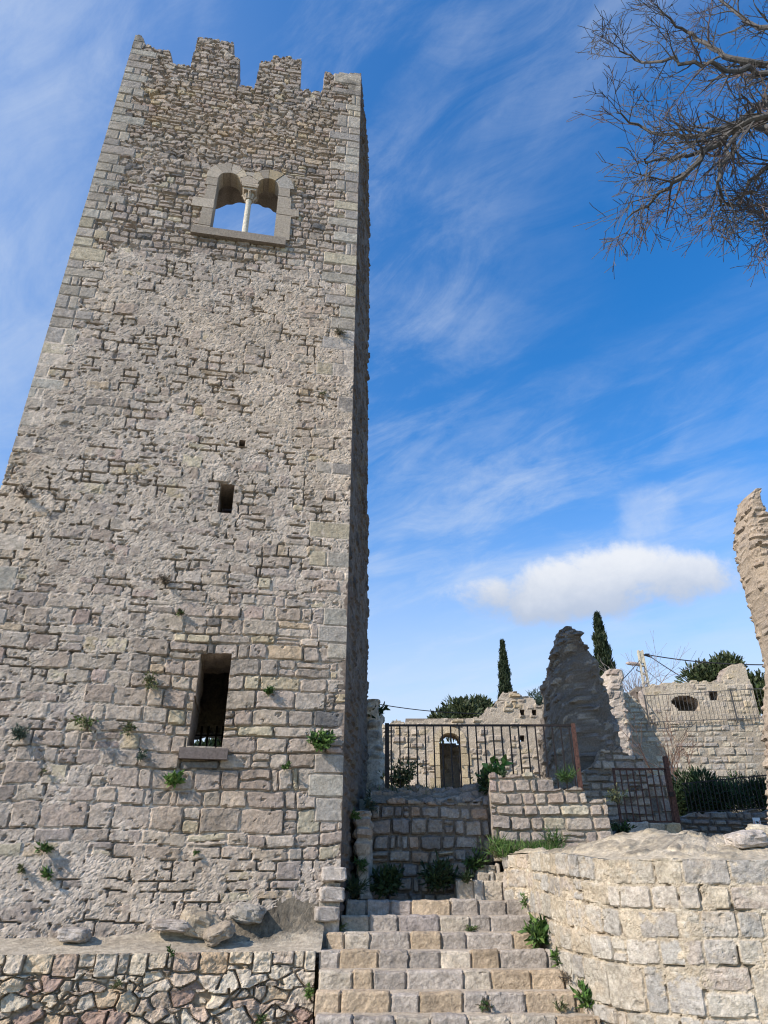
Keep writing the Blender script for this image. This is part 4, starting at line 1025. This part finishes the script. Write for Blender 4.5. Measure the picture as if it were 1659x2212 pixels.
Yg = 16.6
gate = thing('iron_gate', at(1400, 1780, Yg), 'small rusty iron gate with a taller reddish post at the top of the path', 'gate')
q0, q1, q2, q3 = at(1326, 1661, Yg), at(1437, 1652, Yg), at(1340, 1775, Yg), at(1464, 1775, Yg)
x0, x1 = (q0.x + q2.x) / 2, (q1.x + q3.x) / 2; z1_, z0_ = q0.z, q2.z
m = MB(); m.bar((x0, Yg, z1_), (x1, Yg, z1_), .035); m.bar((x0, Yg, z0_), (x1, Yg, z0_), .035); m.bar((x0, Yg, z0_ - .02), (x0, Yg, z1_ + .02), .05); m.bar((x1 - .06, Yg, z0_), (x1 - .06, Yg, z1_), .035)
m.build('gate_frame', RUST, gate)
for i in range(7):
    x = x0 + (x1 - .06 - x0) * (i + 1) / 8; m = MB(); m.bar((x, Yg, z0_), (x, Yg, z1_), .024); m.build('bar', RUST, gate)
pt = at(1438, 1634, Yg).z; m = MB(); m.bar((x1, Yg, z0_ - .5), (x1, Yg, pt), .09, .09); m.bar((x1 + .055, Yg - .02, z0_ - .5), (x1 + .055, Yg - .02, z0_ + .62), .03, .05); m.build('gate_post', RUST, gate)
m = MB(); m.box((x1 - .03, Yg - .06, z0_ + .55), (.04, 0, 0), (0, .02, 0), (0, 0, .05)); m.build('lock', IRON, gate)
# steps below the gate
gst = thing('gate_steps', at(1410, 1800, 16.2), 'two courses of pale block steps below the rusty gate', 'steps')
for k, (pt_, pb_) in enumerate(((1778, 1796), (1797, 1816))):
    Yk = 16.35 - .35 * k; a = at(1352, pt_, Yk); b = at(1475, pb_, Yk)
    bx = list(np.linspace(a.x, b.x, 4) + np.array([0, .1 - .2 * k, .05, 0]))
    P, Q, C = step_mesh(Yk, a.z, bx, [cg, cl_, (.48, .39, .26)], .4, a.z - b.z + .05, 140 + k, a.x, b.x)
    mk('step', P, Q, STONE, C, gst)

Yk = 21.4
a, b = at(1472, 1693, Yk), at(1700, 1670, Yk)
c0_, c1_ = at(1472, 1755, Yk), at(1700, 1742, Yk)
railing('iron_railing', ((a.x, Yk, a.z), (b.x, Yk, b.z)), ((a.x, Yk, c0_.z), (b.x, Yk, c1_.z)), 26, 'black iron railing behind the low dark wall on the right', 'railing', IRON, .02, .03)
Yt = 28.85
a, b = at(1392, 1503, Yt), at(1760, 1472, Yt); 
za, zb_ = at(1400, 1560, Yt).z, at(1660, 1545, Yt).z
railing('thin_railing', ((a.x, Yt, at(1392, 1503, Yt).z), (b.x, Yt, at(1660, 1480, Yt).z)), ((a.x, Yt, za), (b.x, Yt, zb_)), 44, 'thin grey railing along the top of the sunlit terrace wall', 'railing', GALV, .014, .024, ((.0, .05), (.5, .05), (.75, .05)))

# sign on the dark wall: a camera in a red ring over two red text bars
sc = at(1636, 1781, Yd - .14); sg = thing('warning_sign', sc, 'small white and red warning sign on the low dark wall', 'sign')
def sp(u, v, h): return Vector((sc.x + u, sc.y - h, sc.z + v))
m = MB(); m.prism([(-.10, -.16), (.10, -.16), (.10, .17), (-.10, .17)], sp, 0, .008, (.6,) * 3); m.build('panel', WHITE, sg)
m = MB()
for i in range(20):
    a0, a1 = R(150 + 240 * i / 20), R(150 + 240 * (i + 1) / 20)
    m.prism([(.07 * math.cos(a0), .06 + .07 * math.sin(a0)), (.085 * math.cos(a0), .06 + .085 * math.sin(a0)), (.085 * math.cos(a1), .06 + .085 * math.sin(a1)), (.07 * math.cos(a1), .06 + .07 * math.sin(a1))], sp, .008, .012, (.5, .05, .05))
m.prism([(-.095, -.13), (.095, -.13), (.095, -.045), (-.095, -.045)], sp, .008, .012, (.5, .05, .05)); m.build('red_mark', RED, sg)
m = MB(); m.prism([(-.03, .05), (.045, .03), (.045, .07), (-.03, .085)], sp, .008, .013, (.02,) * 3); m.prism([(.0, .02), (.03, .02), (.02, .045), (.0, .045)], sp, .008, .0125, (.02,) * 3); m.build('black_symbol', BLACK, sg)
m = MB()
for row, y_ in ((0, -.07), (1, -.105)):
    r_ = random.Random(row); x_ = -.075
    while x_ < .07:
        wd = r_.uniform(.008, .013); m.prism([(x_, y_ - .011), (x_ + wd, y_ - .011), (x_ + wd, y_ + .011), (x_, y_ + .011)], sp, .012, .0145, (.7,) * 3); x_ += wd + .005
m.build('white_lettering', WHITE, sg)

# concrete lattice pole with street lamp
Yp = 34.0; pb_ = at(1403, 1555, Yp); ptp = at(1388, 1405, Yp); pxm = (pb_.x + ptp.x) / 2
pole = thing('utility_pole', (pxm, Yp, 6.5), 'pale concrete ladder pole carrying the wires and a street lamp', 'pole')
zt_ = ptp.z; m = MB()
for s_ in (-1, 1):
    m.bar((pxm + s_ * .17, Yp, 6), (pxm + s_ * .10, Yp, zt_), .06, .2)
for k in range(13):
    z_ = zt_ - .35 - .42 * k; hw_ = .10 + .07 * (zt_ - z_) / (zt_ - 6); m.box((pxm, Yp, z_), (hw_, 0, 0), (0, .08, 0), (0, 0, .035))
m.box((pxm, Yp, zt_ - .35), (.11, 0, 0), (0, .07, 0), (0, 0, .30)); m.build('lattice_shaft', CONC, pole)
m = MB(); m.box((pxm + .28, Yp - .1, zt_ - .25), (.10, 0, 0), (0, .05, 0), (0, 0, .05)); m.bar((pxm + .1, Yp - .1, zt_ - .25), (pxm + .5, Yp - .1, zt_ - .38), .06); m.build('insulator', BLACK, pole)
lh = at(1372, 1435, Yp); ar = at(1397, 1452, Yp)
m = MB(); m.tube([(pxm - .15, Yp, ar.z), (pxm - .35, Yp, ar.z + .1), (lh.x + .2, Yp, lh.z)], .03, 6); m.build('lamp_arm', GALV, pole)
m = MB(); m.tube([(lh.x + .28, Yp, lh.z - .02), (lh.x + .15, Yp, lh.z), (lh.x - .1, Yp, lh.z + .03), (lh.x - .35, Yp, lh.z + .05), (lh.x - .45, Yp, lh.z + .05)], [.04, .08, .10, .08, .03], 10); m.build('lamp_head', LAMP, pole, True)
def cable(a, b, sag, r, label, mat=BLACK):
    a, b = Vector(a), Vector(b); m = MB(); m.tube([a.lerp(b, i / 16) - Vector((0, 0, sag * 4 * (i / 16) * (1 - i / 16))) for i in range(17)], r, 5)
    tag(m.build('cable', mat), label, 'cable', 'overhead wires')
ins = Vector((pxm + .3, Yp - .1, zt_ - .25))
cable(ins, at(1760, 1432, 30), .25, .028, 'uppermost thick wire running from the pole to the right edge')
cable(ins, at(1525, 1493, 31), .05, .024, 'thick wire slanting down from the pole towards the pine')
cable(Vector((pxm + .15, Yp, zt_ - 1.0)), at(1480, 1512, 31), .06, .012, 'thinnest pale wire slanting down right of the pole')
cable(Vector((pxm - .1, Yp, zt_ - .5)), at(1335, 1478, 28), .03, .018, 'wire running left from the pole behind the street lamp')
cable(at(800, 1518, 33), at(1200, 1532, 36), .35, .022, 'sagging wire just right of the tower above the round bushes')


# ------------------------------------------------------------------ plants and trees
def leaves(rng, pts, dirs, ln, wd, cols, bend=.3):
    """arrays of leaf quads (two per leaf) at pts along dirs"""
    n = len(pts); d = dirs / (np.linalg.norm(dirs, axis=1, keepdims=True) + 1e-9)
    r = rng.normal(size=(n, 3)); s = np.cross(d, r); s /= np.linalg.norm(s, axis=1, keepdims=True) + 1e-9
    up = np.cross(s, d); ln = (ln * rng.uniform(.6, 1.3, n))[:, None]; wd = (wd * rng.uniform(.7, 1.2, n))[:, None]
    b = pts; mid = b + d * ln * .5 + up * ln * .08; tip = b + d * ln - up * ln * bend * .5
    V = np.stack([b - s * wd * .15, b + s * wd * .15, mid + s * wd * .5, mid - s * wd * .5, tip + s * wd * .12, tip - s * wd * .12], 1).reshape(-1, 3)
    i = np.arange(n)[:, None] * 6
    Fq = np.concatenate([i + [[0, 1, 2, 3]], i + [[3, 2, 4, 5]]])
    c = np.array(cols)[rng.integers(0, len(cols), n)] * rng.uniform(.7, 1.3, (n, 1))
    return V, Fq, np.repeat(c, 6, 0)


GRN = [(.055, .11, .028), (.075, .135, .035), (.045, .085, .028)]
BRT = [(.10, .19, .04), (.075, .16, .035), (.13, .20, .05)]
OLV = [(.11, .12, .05), (.09, .11, .055), (.14, .14, .07)]
BLU = [(.07, .10, .075), (.055, .085, .065)]
DRY = [(.12, .095, .07), (.09, .075, .06), (.16, .13, .09)]
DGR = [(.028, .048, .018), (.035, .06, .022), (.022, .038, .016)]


def tuft(name, base, out, r, n, cols, label, cat='plant', ln=.08, wd=.03, droop=.0, flat_=1.0, group=None, stems=True, sd=None, up=.5):
    rng = np.random.default_rng(sd if sd is not None else int(abs(base[0] * 1000 + base[2] * 777)) % 99991)
    base = np.array(base); out = np.array(out, float); upv = np.array([0, 0, 1.])
    ax = out * (1 - up) + upv * up; ax /= np.linalg.norm(ax)
    k = max(4, n // 14); tips = rng.normal(size=(k, 3)); tips /= np.linalg.norm(tips, axis=1, keepdims=True)
    tips = tips * .85 + ax; tips[:, 2] *= flat_
    dp = (tips * out).sum(1); tips = tips + out[None] * np.where(dp < .05, .1 - dp, 0)[:, None] if abs(out[2]) < .5 else tips
    tips = tips / (np.linalg.norm(tips, axis=1, keepdims=True)) * r * rng.uniform(.55, 1.1, (k, 1)); tips[:, 2] -= droop * r * rng.uniform(.4, 1.2, k)
    j = rng.integers(0, k, n); f = rng.uniform(.25, 1, n)[:, None]
    pts = base + tips[j] * f + rng.normal(size=(n, 3)) * r * .07
    dr = tips[j] / r + rng.normal(size=(n, 3)) * .6
    V, Fq, C = leaves(rng, pts, dr, ln, wd, cols)
    if stems:
        mb_ = MB()
        for t in tips: mb_.tube([base - out * .03, base + t * .5 + np.array([0, 0, .1 * r]), base + t], [.006, .005, .003], 3, cols[-1] if cols is DRY else (.10, .095, .05), False)
        b0 = len(V); V = np.concatenate([V, np.array(mb_.v)]); C = np.concatenate([C, np.array(mb_.c)]); Fq = np.concatenate([Fq, np.array(mb_.f) + b0])
    return tag(mk(name, V, Fq, LEAF, C, None, False), label, cat, group)


nT = np.array([TN[0], TN[1], 0.])
G1 = 'plants rooted in the tower face'
def tp(px, py, r, n, cols, label, name='wall_plant', **kw):
    u, z = tw(px, py); s = (tf(u, z).y * cT + (z - EYE) * sT) / F
    tuft(name, tf(u, z, .02), nT, r * s, n, cols, label, group=G1, **kw)
tp(692, 1612, 36, 420, GRN + BRT[:1], 'bushy bright green plant near the right corner of the tower face', ln=.07, wd=.04, up=.45)
tp(378, 1695, 24, 190, BRT, 'leafy light green plant below the left end of the lower sill', ln=.075, wd=.035, up=.6)
tp(48, 1592, 25, 420, BLU, 'round bluish cushion plant at the far left of the tower face', ln=.05, wd=.012, up=.3)
tp(325, 1478, 34, 150, OLV, 'sparse olive plant trailing just left of the tall lower window', ln=.05, wd=.025, droop=.5)
tp(185, 1560, 42, 170, OLV + BRT[:1], 'wide straggling plant in the left half of the tower face', ln=.05, wd=.025, droop=.35, flat_=.5)
tp(282, 1575, 30, 120, OLV, 'straggling stems hanging between the wide straggling plant and the lower window', ln=.05, wd=.022, droop=.6)
tp(305, 1638, 17, 130, BLU, 'small grey green tuft left of the lower sill', ln=.05, wd=.014)
tp(578, 1500, 17, 110, GRN, 'small dark green tuft right of the tall lower window', ln=.05, wd=.028)
tp(392, 1330, 13, 90, GRN + DRY, 'small tuft above the tall lower window', ln=.045, wd=.022)
tp(355, 1260, 20, 150, DRY, 'dry brown tuft under the narrow slit, left of centre', ln=.06, wd=.010)
tp(733, 722, 20, 170, DRY + OLV[:1], 'dry grey tuft high on the right edge of the tower', ln=.08, wd=.010, droop=.6)
tp(50, 1068, 20, 150, DRY, 'dry tuft high on the left edge of the tower', ln=.07, wd=.010)
tp(97, 1838, 21, 140, GRN + OLV[:1], 'fern like green tuft low on the left of the tower', ln=.055, wd=.025)
tp(50, 1882, 15, 80, OLV, 'thin olive tuft low at the far left, beneath the fern like one', ln=.05, wd=.02)
tp(103, 1894, 13, 40, GRN, 'star shaped leafy rosette low on the left of the tower', ln=.09, wd=.035)
tp(617, 1662, 15, 70, GRN, 'small leafy sprig under the bushy plant of the tower', ln=.05, wd=.022)
tp(698, 855, 10, 60, OLV, 'tiny tuft at mid height beside the right edge of the tower', ln=.04, wd=.014)
tp(93, 1663, 11, 50, DRY + OLV, 'little yellowish tuft below the bluish cushion plant', ln=.05, wd=.012, droop=.5)
tp(423, 1840, 9, 40, GRN, 'tiny dark green sprig low in the middle of the tower', ln=.04, wd=.018, droop=.5)
# plants on the shaded flank and landing
fl = np.array([1., -.08, 0])
G2 = 'weeds around the landing'
tuft('wall_plant', (-.50, 11.6, 2.55), fl, .13, 120, GRN, 'dark tuft on the shaded flank of the tower', ln=.06, wd=.02, group=G2)
tuft('wall_plant', (-.28, 12.5, 2.78), fl, .16, 160, BLU, 'bluish tuft on top of the low block pier', ln=.07, wd=.018, group=G2)
tuft('wall_plant', (-.42, 11.9, 1.95), fl, .16, 140, GRN, 'hanging dark green tuft beside the low block pier', ln=.07, wd=.018, droop=.4, group=G2)
def gp_(px, py, Y, r, n, cols, label, name='weed', group=G2, **kw):
    tuft(name, at(px, py, Y), (0, -.3, .95), r, n, cols, label, group=group, **kw)
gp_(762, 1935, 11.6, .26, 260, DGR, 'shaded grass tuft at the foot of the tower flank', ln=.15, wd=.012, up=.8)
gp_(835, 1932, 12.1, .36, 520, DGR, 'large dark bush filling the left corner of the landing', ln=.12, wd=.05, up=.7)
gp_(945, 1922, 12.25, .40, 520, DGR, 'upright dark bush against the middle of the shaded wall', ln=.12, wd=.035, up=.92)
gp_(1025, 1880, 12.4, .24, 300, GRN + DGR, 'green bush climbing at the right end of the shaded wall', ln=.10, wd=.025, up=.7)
gp_(1010, 1905, 12.0, .16, 120, DGR, 'small tuft at the foot of the narrow upper steps', ln=.08, wd=.02)
gp_(1070, 1850, 12.0, .25, 260, BRT + GRN, 'grassy tuft left of the sunlit grass strip', ln=.14, wd=.012, up=.8)
gp_(1200, 1835, 12.0, .26, 220, GRN, 'grey green tuft at the right end of the sunlit grass strip', ln=.14, wd=.012, up=.8)
gp_(800, 1560, 14.9, .42, 220, DGR, 'dark leafy bush on top of the broken pier behind the tower', ln=.16, wd=.06, up=.5)
gp_(868, 1705, 13.2, .55, 320, DGR + OLV, 'tall weed growing through the left end of the railing', ln=.09, wd=.04, up=.85)
gp_(1068, 1700, 13.0, .42, 90, BRT, 'young fig bush with bright broad leaves by the railing', ln=.16, wd=.11, up=.9)
gp_(1062, 1712, 12.7, .35, 300, DGR, 'dark ivy clump at the left end of the block wall top', ln=.08, wd=.05)
gp_(1225, 1690, 12.7, .22, 200, GRN, 'grass tuft at the foot of the railing corner post', ln=.14, wd=.012, up=.8)
gp_(1345, 1805, 15.2, .28, 360, DGR + GRN[:1], 'dark bush at the left foot of the rusty gate', ln=.08, wd=.03, up=.8)
gp_(1335, 1735, 13.2, .3, 220, BLU + OLV, 'pale straggly plant behind the stepped end of the block wall', ln=.06, wd=.02)
# grass strips: nobody could count the blades
rng = np.random.default_rng(5)
def grass(x0, x1, y0, y1, zf, n, cols, ln, label, wd=.012):
    p = np.stack([rng.uniform(x0, x1, n), rng.uniform(y0, y1, n), np.zeros(n)], 1); p[:, 2] = zf(p[:, 0], p[:, 1])
    p = p[fbm(p[:, 0] * 3, p[:, 1] * 3, 9, 2) > .38]
    V, Fq, C = leaves(rng, p, np.concatenate([rng.normal(size=(len(p), 2)) * .45, np.ones((len(p), 1))], 1), ln, wd, cols, .6)
    tag(mk('grass', V, Fq, LEAF, C, None, False), label, 'grass', None, 'stuff')
gz = at(1130, 1848, 12.0)
xg0, xg1 = at(1078, 1848, 12.0).x, at(1205, 1848, 12.0).x
grass(xg0, xg1, 11.75, 12.28, lambda x, y: gz.z - .04 + .18 * (y - 11.75), 2600, BRT + GRN + DRY[2:], .17, 'sunlit green grass strip along the foot of the block wall')
grass(-.2, 1.9, 13.0, 13.6, lambda x, y: ta.z * 0 + zb - .12 + 0 * x, 2600, GRN + DGR + OLV, .24, 'rough grass along the foot of the terrace railing', .016)
# bank of earth under the sunlit grass
def eb(U, V):
    c_ = np.array((.33, .27, .19))[None] * (.6 + .7 * fbm(U * 9, V * 9, 401, 4))[:, None]
    return np.stack([U, 11.6 + V, gz.z - .10 + .18 * V + .06 * (fbm(U * 4, V * 4, 403, 3) - .5) - .5 * sstep(V, .06, 0)], 1), np.tile([0, 0, 1.], (len(U), 1)), c_
P, Q, C = sheet(np.arange(1.93, 4.2, .03), np.arange(0, .72, .03), eb)
tag(mk('earth_bank', P, Q, SOIL, C), None, None, kind='structure')

# weeds on the steps
G3 = 'weeds growing from the steps'
def on_step(px, k): 
    Yk = D0 - TS * k; yk = ray(0, RY[k] / 1.1573).y
    return ((px - CX) / F / yk * Yk, Yk - .05, ZL - RS * (k + 1) + .02)
def sw_(px, k, r, n, cols, label, dz=0.0, dy=0.0, **kw):
    b = on_step(px, k); tuft('weed', (b[0], b[1] + dy, b[2] + dz), (-.3, -.6, .3), r, n, cols, label, group=G3, **kw)
sw_(1158, 2, .27, 240, BRT + GRN, 'big broad leaved bright green weed where the steps meet the rounded wall', ln=.13, wd=.05, up=.75, dz=.02)
sw_(1212, 3, .28, 150, GRN + BRT, 'tall narrow weed beside the rounded wall, one step below the broad leaved one', ln=.10, wd=.03, up=.95, dz=-.05)
sw_(1268, 5, .26, 190, BRT + GRN, 'leafy weed at the foot of the rounded wall near the bottom', ln=.11, wd=.035, up=.8)
sw_(1228, 4, .20, 120, DRY, 'dry brown weed between the steps and the rounded wall', ln=.09, wd=.014, up=.7)
sw_(1050, 5, .13, 60, GRN + DRY, 'small weed in a joint of a lower step', ln=.06, wd=.02, up=.9)
sw_(1020, 1, .13, 90, OLV + GRN, 'low creeping weed on the second step', ln=.05, wd=.014, flat_=.4, up=.4)
sw_(735, 1, .12, 80, BRT + OLV, 'small grass tuft where the second step meets the tower corner', ln=.08, wd=.012)
sw_(1205, 5, .10, 70, OLV, 'little creeping weed at the right of a lower step', ln=.05, wd=.014, up=.5)
sw_(1135, 0, .14, 50, BRT, 'thin sprig hanging at the corner of the top step and rounded wall', ln=.06, wd=.02, dz=.1)
G4 = 'weeds in the rubble wall'
for px, py, r, n, cols, lab in ((670, 2148, .09, 90, BRT, 'bright little weed at the right end of the rubble wall'), (560, 2208, .11, 90, OLV + GRN, 'olive weed low in the right half of the rubble wall'), (255, 2130, .09, 70, OLV, 'dull weed in the left half of the rubble wall'), (372, 2062, .08, 50, GRN, 'tiny weed under the coping of the rubble wall')):
    p = at(px, py, 10); p = at(px, py, YW0 - .03 + math.tan(yw) * (p.x - XR)); tuft('weed', p, (0, -1, 0), r, n, cols, lab, group=G4, ln=.05, wd=.016)

# shrubs behind the low dark wall on the right
G5 = 'dark shrubs behind the low wall'
def shrub(px, py, Y, w_, h_, n, cols, label, ln=.16, wd=.05, group=G5, name='shrub', d_=1.0, sd=1):
    rg = np.random.default_rng(sd); c_ = np.array(at(px, py, Y)); k = 26
    cen = rg.normal(size=(k, 3)); cen /= np.linalg.norm(cen, axis=1, keepdims=True); cen *= rg.uniform(.3, .95, (k, 1)); cen[:, 2] = np.abs(cen[:, 2])
    cen *= np.array([w_ / 2, d_ * w_ / 2, h_]); rad = rg.uniform(.16, .3, k) * min(w_, h_ * 1.6)
    j = rg.integers(0, k, n); o = rg.normal(size=(n, 3)); o /= np.linalg.norm(o, axis=1, keepdims=True)
    pts = c_ + cen[j] + o * rad[j][:, None] * rg.uniform(.5, 1.05, (n, 1)) ** .5
    tone = rg.uniform(.65, 1.35, k)[j]
    V, Fq, C = leaves(rg, pts, o + np.array([0, 0, .5]), ln, wd, cols)
    C = C * np.repeat(tone, 6)[:, None]
    root = thing(name, c_, label, 'shrub', group)
    mk('foliage', V, Fq, LEAF, C, root, False)
    m = MB()
    for t in range(5): m.tube([c_ - [0, 0, .3], c_ + cen[t] * .5, c_ + cen[t]], [.03 * w_, .02 * w_, .01 * w_], 5, (.12, .10, .08))
    m.build('stem', BARK, root)
    return root
shrub(1490, 1745, 22.6, 2.3, .95, 4600, DGR, 'large black green shrub beside the rusty gate post', sd=1)
shrub(1560, 1745, 22.6, 2.1, .8, 3800, DGR + GRN[2:], 'dark shrub in the middle behind the black railing', sd=2, ln=.2, wd=.03)
shrub(1600, 1725, 23.6, 1.4, .7, 1800, GRN + DGR, 'greener shrub rising behind the dark ones', sd=3, ln=.14, wd=.03)
shrub(1650, 1742, 22.6, 1.2, .8, 2300, DGR + GRN[2:], 'dark shrub at the right end of the black railing', sd=4, ln=.2, wd=.03)
# bare reddish bush
def twigs(m, rg, p, d, ln, r, lvl, col, kids=(3, 5), spread=.6, curve=.25, minr=.003, n=5, droop=0.0):
    pts = [Vector(p)]; dd = Vector(d).normalized(); k = 5 if lvl > 1 else 4
    for i in range(k):
        dd = (dd + Vector(rg.normal(size=3)) * curve * .45 + Vector((0, 0, -droop))).normalized(); pts.append(pts[-1] + dd * ln / k)
    rr = [max(minr, r * (1 - .62 * i / k)) for i in range(k + 1)]
    m.tube(pts, rr, n if r > .012 else 3, col, False)
    if lvl <= 0: return
    for q in range(int(rg.integers(kids[0], kids[1] + 1))):
        f = rg.uniform(.25, 1); i = min(k - 1, int(f * k)); base = pts[i].lerp(pts[i + 1], f * k - i if f < 1 else 1)
        ax = (pts[i + 1] - pts[i]).normalized(); side = Vector(rg.normal(size=3)); side = (side - ax * side.dot(ax)).normalized()
        twigs(m, rg, base, ax * (1 - spread * .45) + side * spread, ln * rg.uniform(.45, .75), rr[i] * rg.uniform(.5, .72), lvl - 1, col, kids, spread, curve, minr, n, droop)
def bare_bush(px, py, Y, h, col, label, sd, n=9, r=.03):
    rg = np.random.default_rng(sd); b = at(px, py, Y); root = thing('bare_shrub', b, label, 'shrub'); m = MB()
    for i in range(n): twigs(m, rg, b + Vector((rg.normal() * .2, rg.normal() * .2, 0)), (rg.normal() * .3, rg.normal() * .2, 1), h * rg.uniform(.6, 1), r, 2, col, (3, 5), .45, .2, .006)
    m.build('branches', BARK, root); return root
bare_bush(1455, 1715, 23.5, 1.7, (.16, .095, .07), 'bare reddish shrub behind the gate post', 3, 8, .02)
bare_bush(1382, 1560, 33, 2.6, (.26, .23, .22), 'pale leafless bush on the skyline beside the pole', 5, 11, .04)
# bushes on the skyline
G6 = 'evergreens on the skyline'
def sky_bush(px, py, Y, w_, h_, n, cols, label, sd, name='evergreen_bush', ln=.4, wd=.16): shrub(px, py, Y, w_, h_, n, cols, label, ln, wd, G6, name, .8, sd)
EV = [(.06, .078, .035), (.05, .065, .03), (.075, .09, .042)]
sky_bush(985, 1570, 44, 2.5, 1.5, 3000, EV, 'round evergreen bush above the arched wall, nearer the tower', 11)
sky_bush(1036, 1570, 46, 2.3, 1.7, 3000, EV, 'round evergreen bush touching the peaked gable of the arched wall', 12)
sky_bush(1162, 1530, 40, 1.0, 1.2, 500, BLU, 'thin grey green bush just right of the peaked gable', 13, ln=.3, wd=.06)
for (px, py, Y, w_, h_, n, lab, sd) in ((1556, 1490, 46, 3.7, 2.1, 6500, 'broad round crowned pine rising behind the ruined house', 14), (1640, 1530, 44, 1.9, 1.9, 3000, 'dark evergreen behind the right end of the ruined house', 15)):
    sky_bush(px, py, Y, w_, h_, n, EV + [(.05, .075, .025)], lab, sd, 'pine_tree')
shrub(455, 1652, 44, 6, 1.3, 4000, DGR + EV, 'dark evergreen glimpsed through the barred opening of the tower', .4, .16, G6, 'evergreen_bush', .8, 16)


def cypress(px_top, py_top, px_b, py_b, Y, wpx, label, sd):
    t = at(px_top, py_top, Y); b = at(px_b, py_b, Y); b.z -= 1.5; b.x = t.x + (b.x - t.x) * .25; h = t.z - b.z; rw_ = wpx / F * Y * .55
    rg = np.random.default_rng(sd); n = 7000; f = rg.uniform(0, 1, n) ** .8
    prof_ = np.interp(f, [0, .12, .35, .6, .85, 1], [.75, 1, .92, .66, .30, .03]) * rw_
    lump = 1 + .35 * (vn(f * 14, rg.uniform(0, 1, n) * 0 + 1, sd) - .5)
    a = rg.uniform(0, 2 * np.pi, n); lobes = 1 + .22 * np.sin(a * 5 + f * 17) + .15 * np.sin(a * 3 - f * 29)
    rr = prof_ * lump * lobes * rg.uniform(.55, 1.05, n)
    p = np.stack([t.x + (b.x - t.x) * (1 - f) + rr * np.cos(a), Y + rr * np.sin(a), b.z + f * h], 1)
    V, Fq, C = leaves(rg, p, np.stack([np.cos(a) * .3, np.sin(a) * .3, np.ones(n)], 1) + rg.normal(size=(n, 3)) * .15, .30, .07, [(.030, .045, .020), (.04, .058, .026), (.022, .034, .016)])
    root = thing('cypress_tree', (b.x, Y, b.z), label, 'tree', 'cypresses on the skyline'); mk('crown', V, Fq, LEAF, C, root, False)
    m = MB(); m.tube([(b.x, Y, b.z - 1), (b.x, Y, b.z + h * .7)], [.16, .06], 7, (.16, .12, .09)); m.build('trunk', BARK, root)
cypress(1085, 1390, 1084, 1512, 48, 24, 'slim cypress standing left of the dark pointed ruin', 1)
cypress(1290, 1332, 1303, 1455, 40, 36, 'broader cypress just right of the dark pointed ruin', 2)

# ------------------------------------------------------------------ bare tree reaching in from the right
rg = np.random.default_rng(11)
tree = thing('bare_tree', (9.6, 8.2, 1.5), 'large leafless tree whose grey branches reach in at the upper right', 'tree')
m = MB(); BC = (.105, .10, .097)
fork = Vector((9.0, 7.9, 7.2))
m.tube([(9.8, 8.3, 0), (9.6, 8.2, 2.5), (9.3, 8.1, 5), fork], [.34, .28, .25, .22], 12, BC)
m.build('trunk', BARK, tree, True)
m = MB()
LIMBS = [([(1700, 330), (1600, 262), (1520, 320), (1450, 385), (1390, 440), (1330, 480)], 6.6, .075, 0), ([(1700, 200), (1640, 225), (1540, 285), (1450, 300), (1370, 285), (1310, 250)], 6.9, .065, 1),
         ([(1760, 150), (1650, 150), (1545, 128), (1490, 90), (1440, 60), (1390, 15)], 7.3, .075, 2), ([(1760, 60), (1640, 70), (1560, 25), (1500, -20)], 7.6, .07, 3),
         ([(1720, 240), (1600, 272), (1500, 330), (1430, 345), (1370, 350)], 6.3, .055, 4), ([(1760, 400), (1690, 440), (1640, 465), (1615, 495)], 6.8, .04, 5), ([(1760, 430), (1700, 460), (1650, 490)], 7.0, .03, 6),
         ([(1700, 200), (1620, 160), (1520, 150), (1430, 140), (1350, 135), (1315, 110)], 6.5, .05, 7), ([(1600, 270), (1550, 330), (1530, 400), (1530, 440), (1545, 465)], 6.6, .035, 8), ([(1750, 330), (1660, 350), (1600, 400), (1560, 440)], 7.4, .05, 9)]
for pl, Yl, r0_, sdl in LIMBS:
    pts_ = [at(x + 22, y - 6, Yl + .25 * math.sin(i * 1.7 + sdl)) for i, (x, y) in enumerate(pl)]
    # smooth the limb
    dense = []
    for i in range(len(pts_) - 1):
        for s_ in range(4): 
            f = s_ / 4; pA = pts_[max(i - 1, 0)]; pB = pts_[i]; pC = pts_[i + 1]; pD = pts_[min(i + 2, len(pts_) - 1)]
            dense.append(.5 * ((2 * pB) + (pC - pA) * f + (2 * pA - 5 * pB + 4 * pC - pD) * f * f + (3 * pB - pA - 3 * pC + pD) * f ** 3) + Vector(rg.normal(size=3)) * .03)
    dense.append(pts_[-1])
    full = [fork, fork.lerp(dense[0], .5) + Vector((0, 0, .4))] + dense
    nn = len(full); rr = [r0_ * .95 * (1 - i / nn) ** 1.0 + .007 for i in range(nn)]
    m.tube(full, rr, 7, BC, False)
    nk = 20
    for k in range(nk):
        f = .12 + .88 * (k + rg.uniform(0, 1)) / nk; i = min(nn - 2, int(f * (nn - 1))); p = full[i].lerp(full[i + 1], f * (nn - 1) - i)
        if i < 1: continue
        ax = (full[i + 1] - full[i]).normalized(); side = Vector(rg.normal(size=3)); side = (side - ax * side.dot(ax)).normalized()
        twigs(m, rg, p, ax * .8 + side * .7, rg.uniform(.4, .85), max(.009, rr[i] * .45), 2, (.095, .088, .085) if rg.random() < .8 else (.11, .085, .08), (3, 5), .62, .22, .0046, 5, .008)
m.build('crown', BARK, tree)
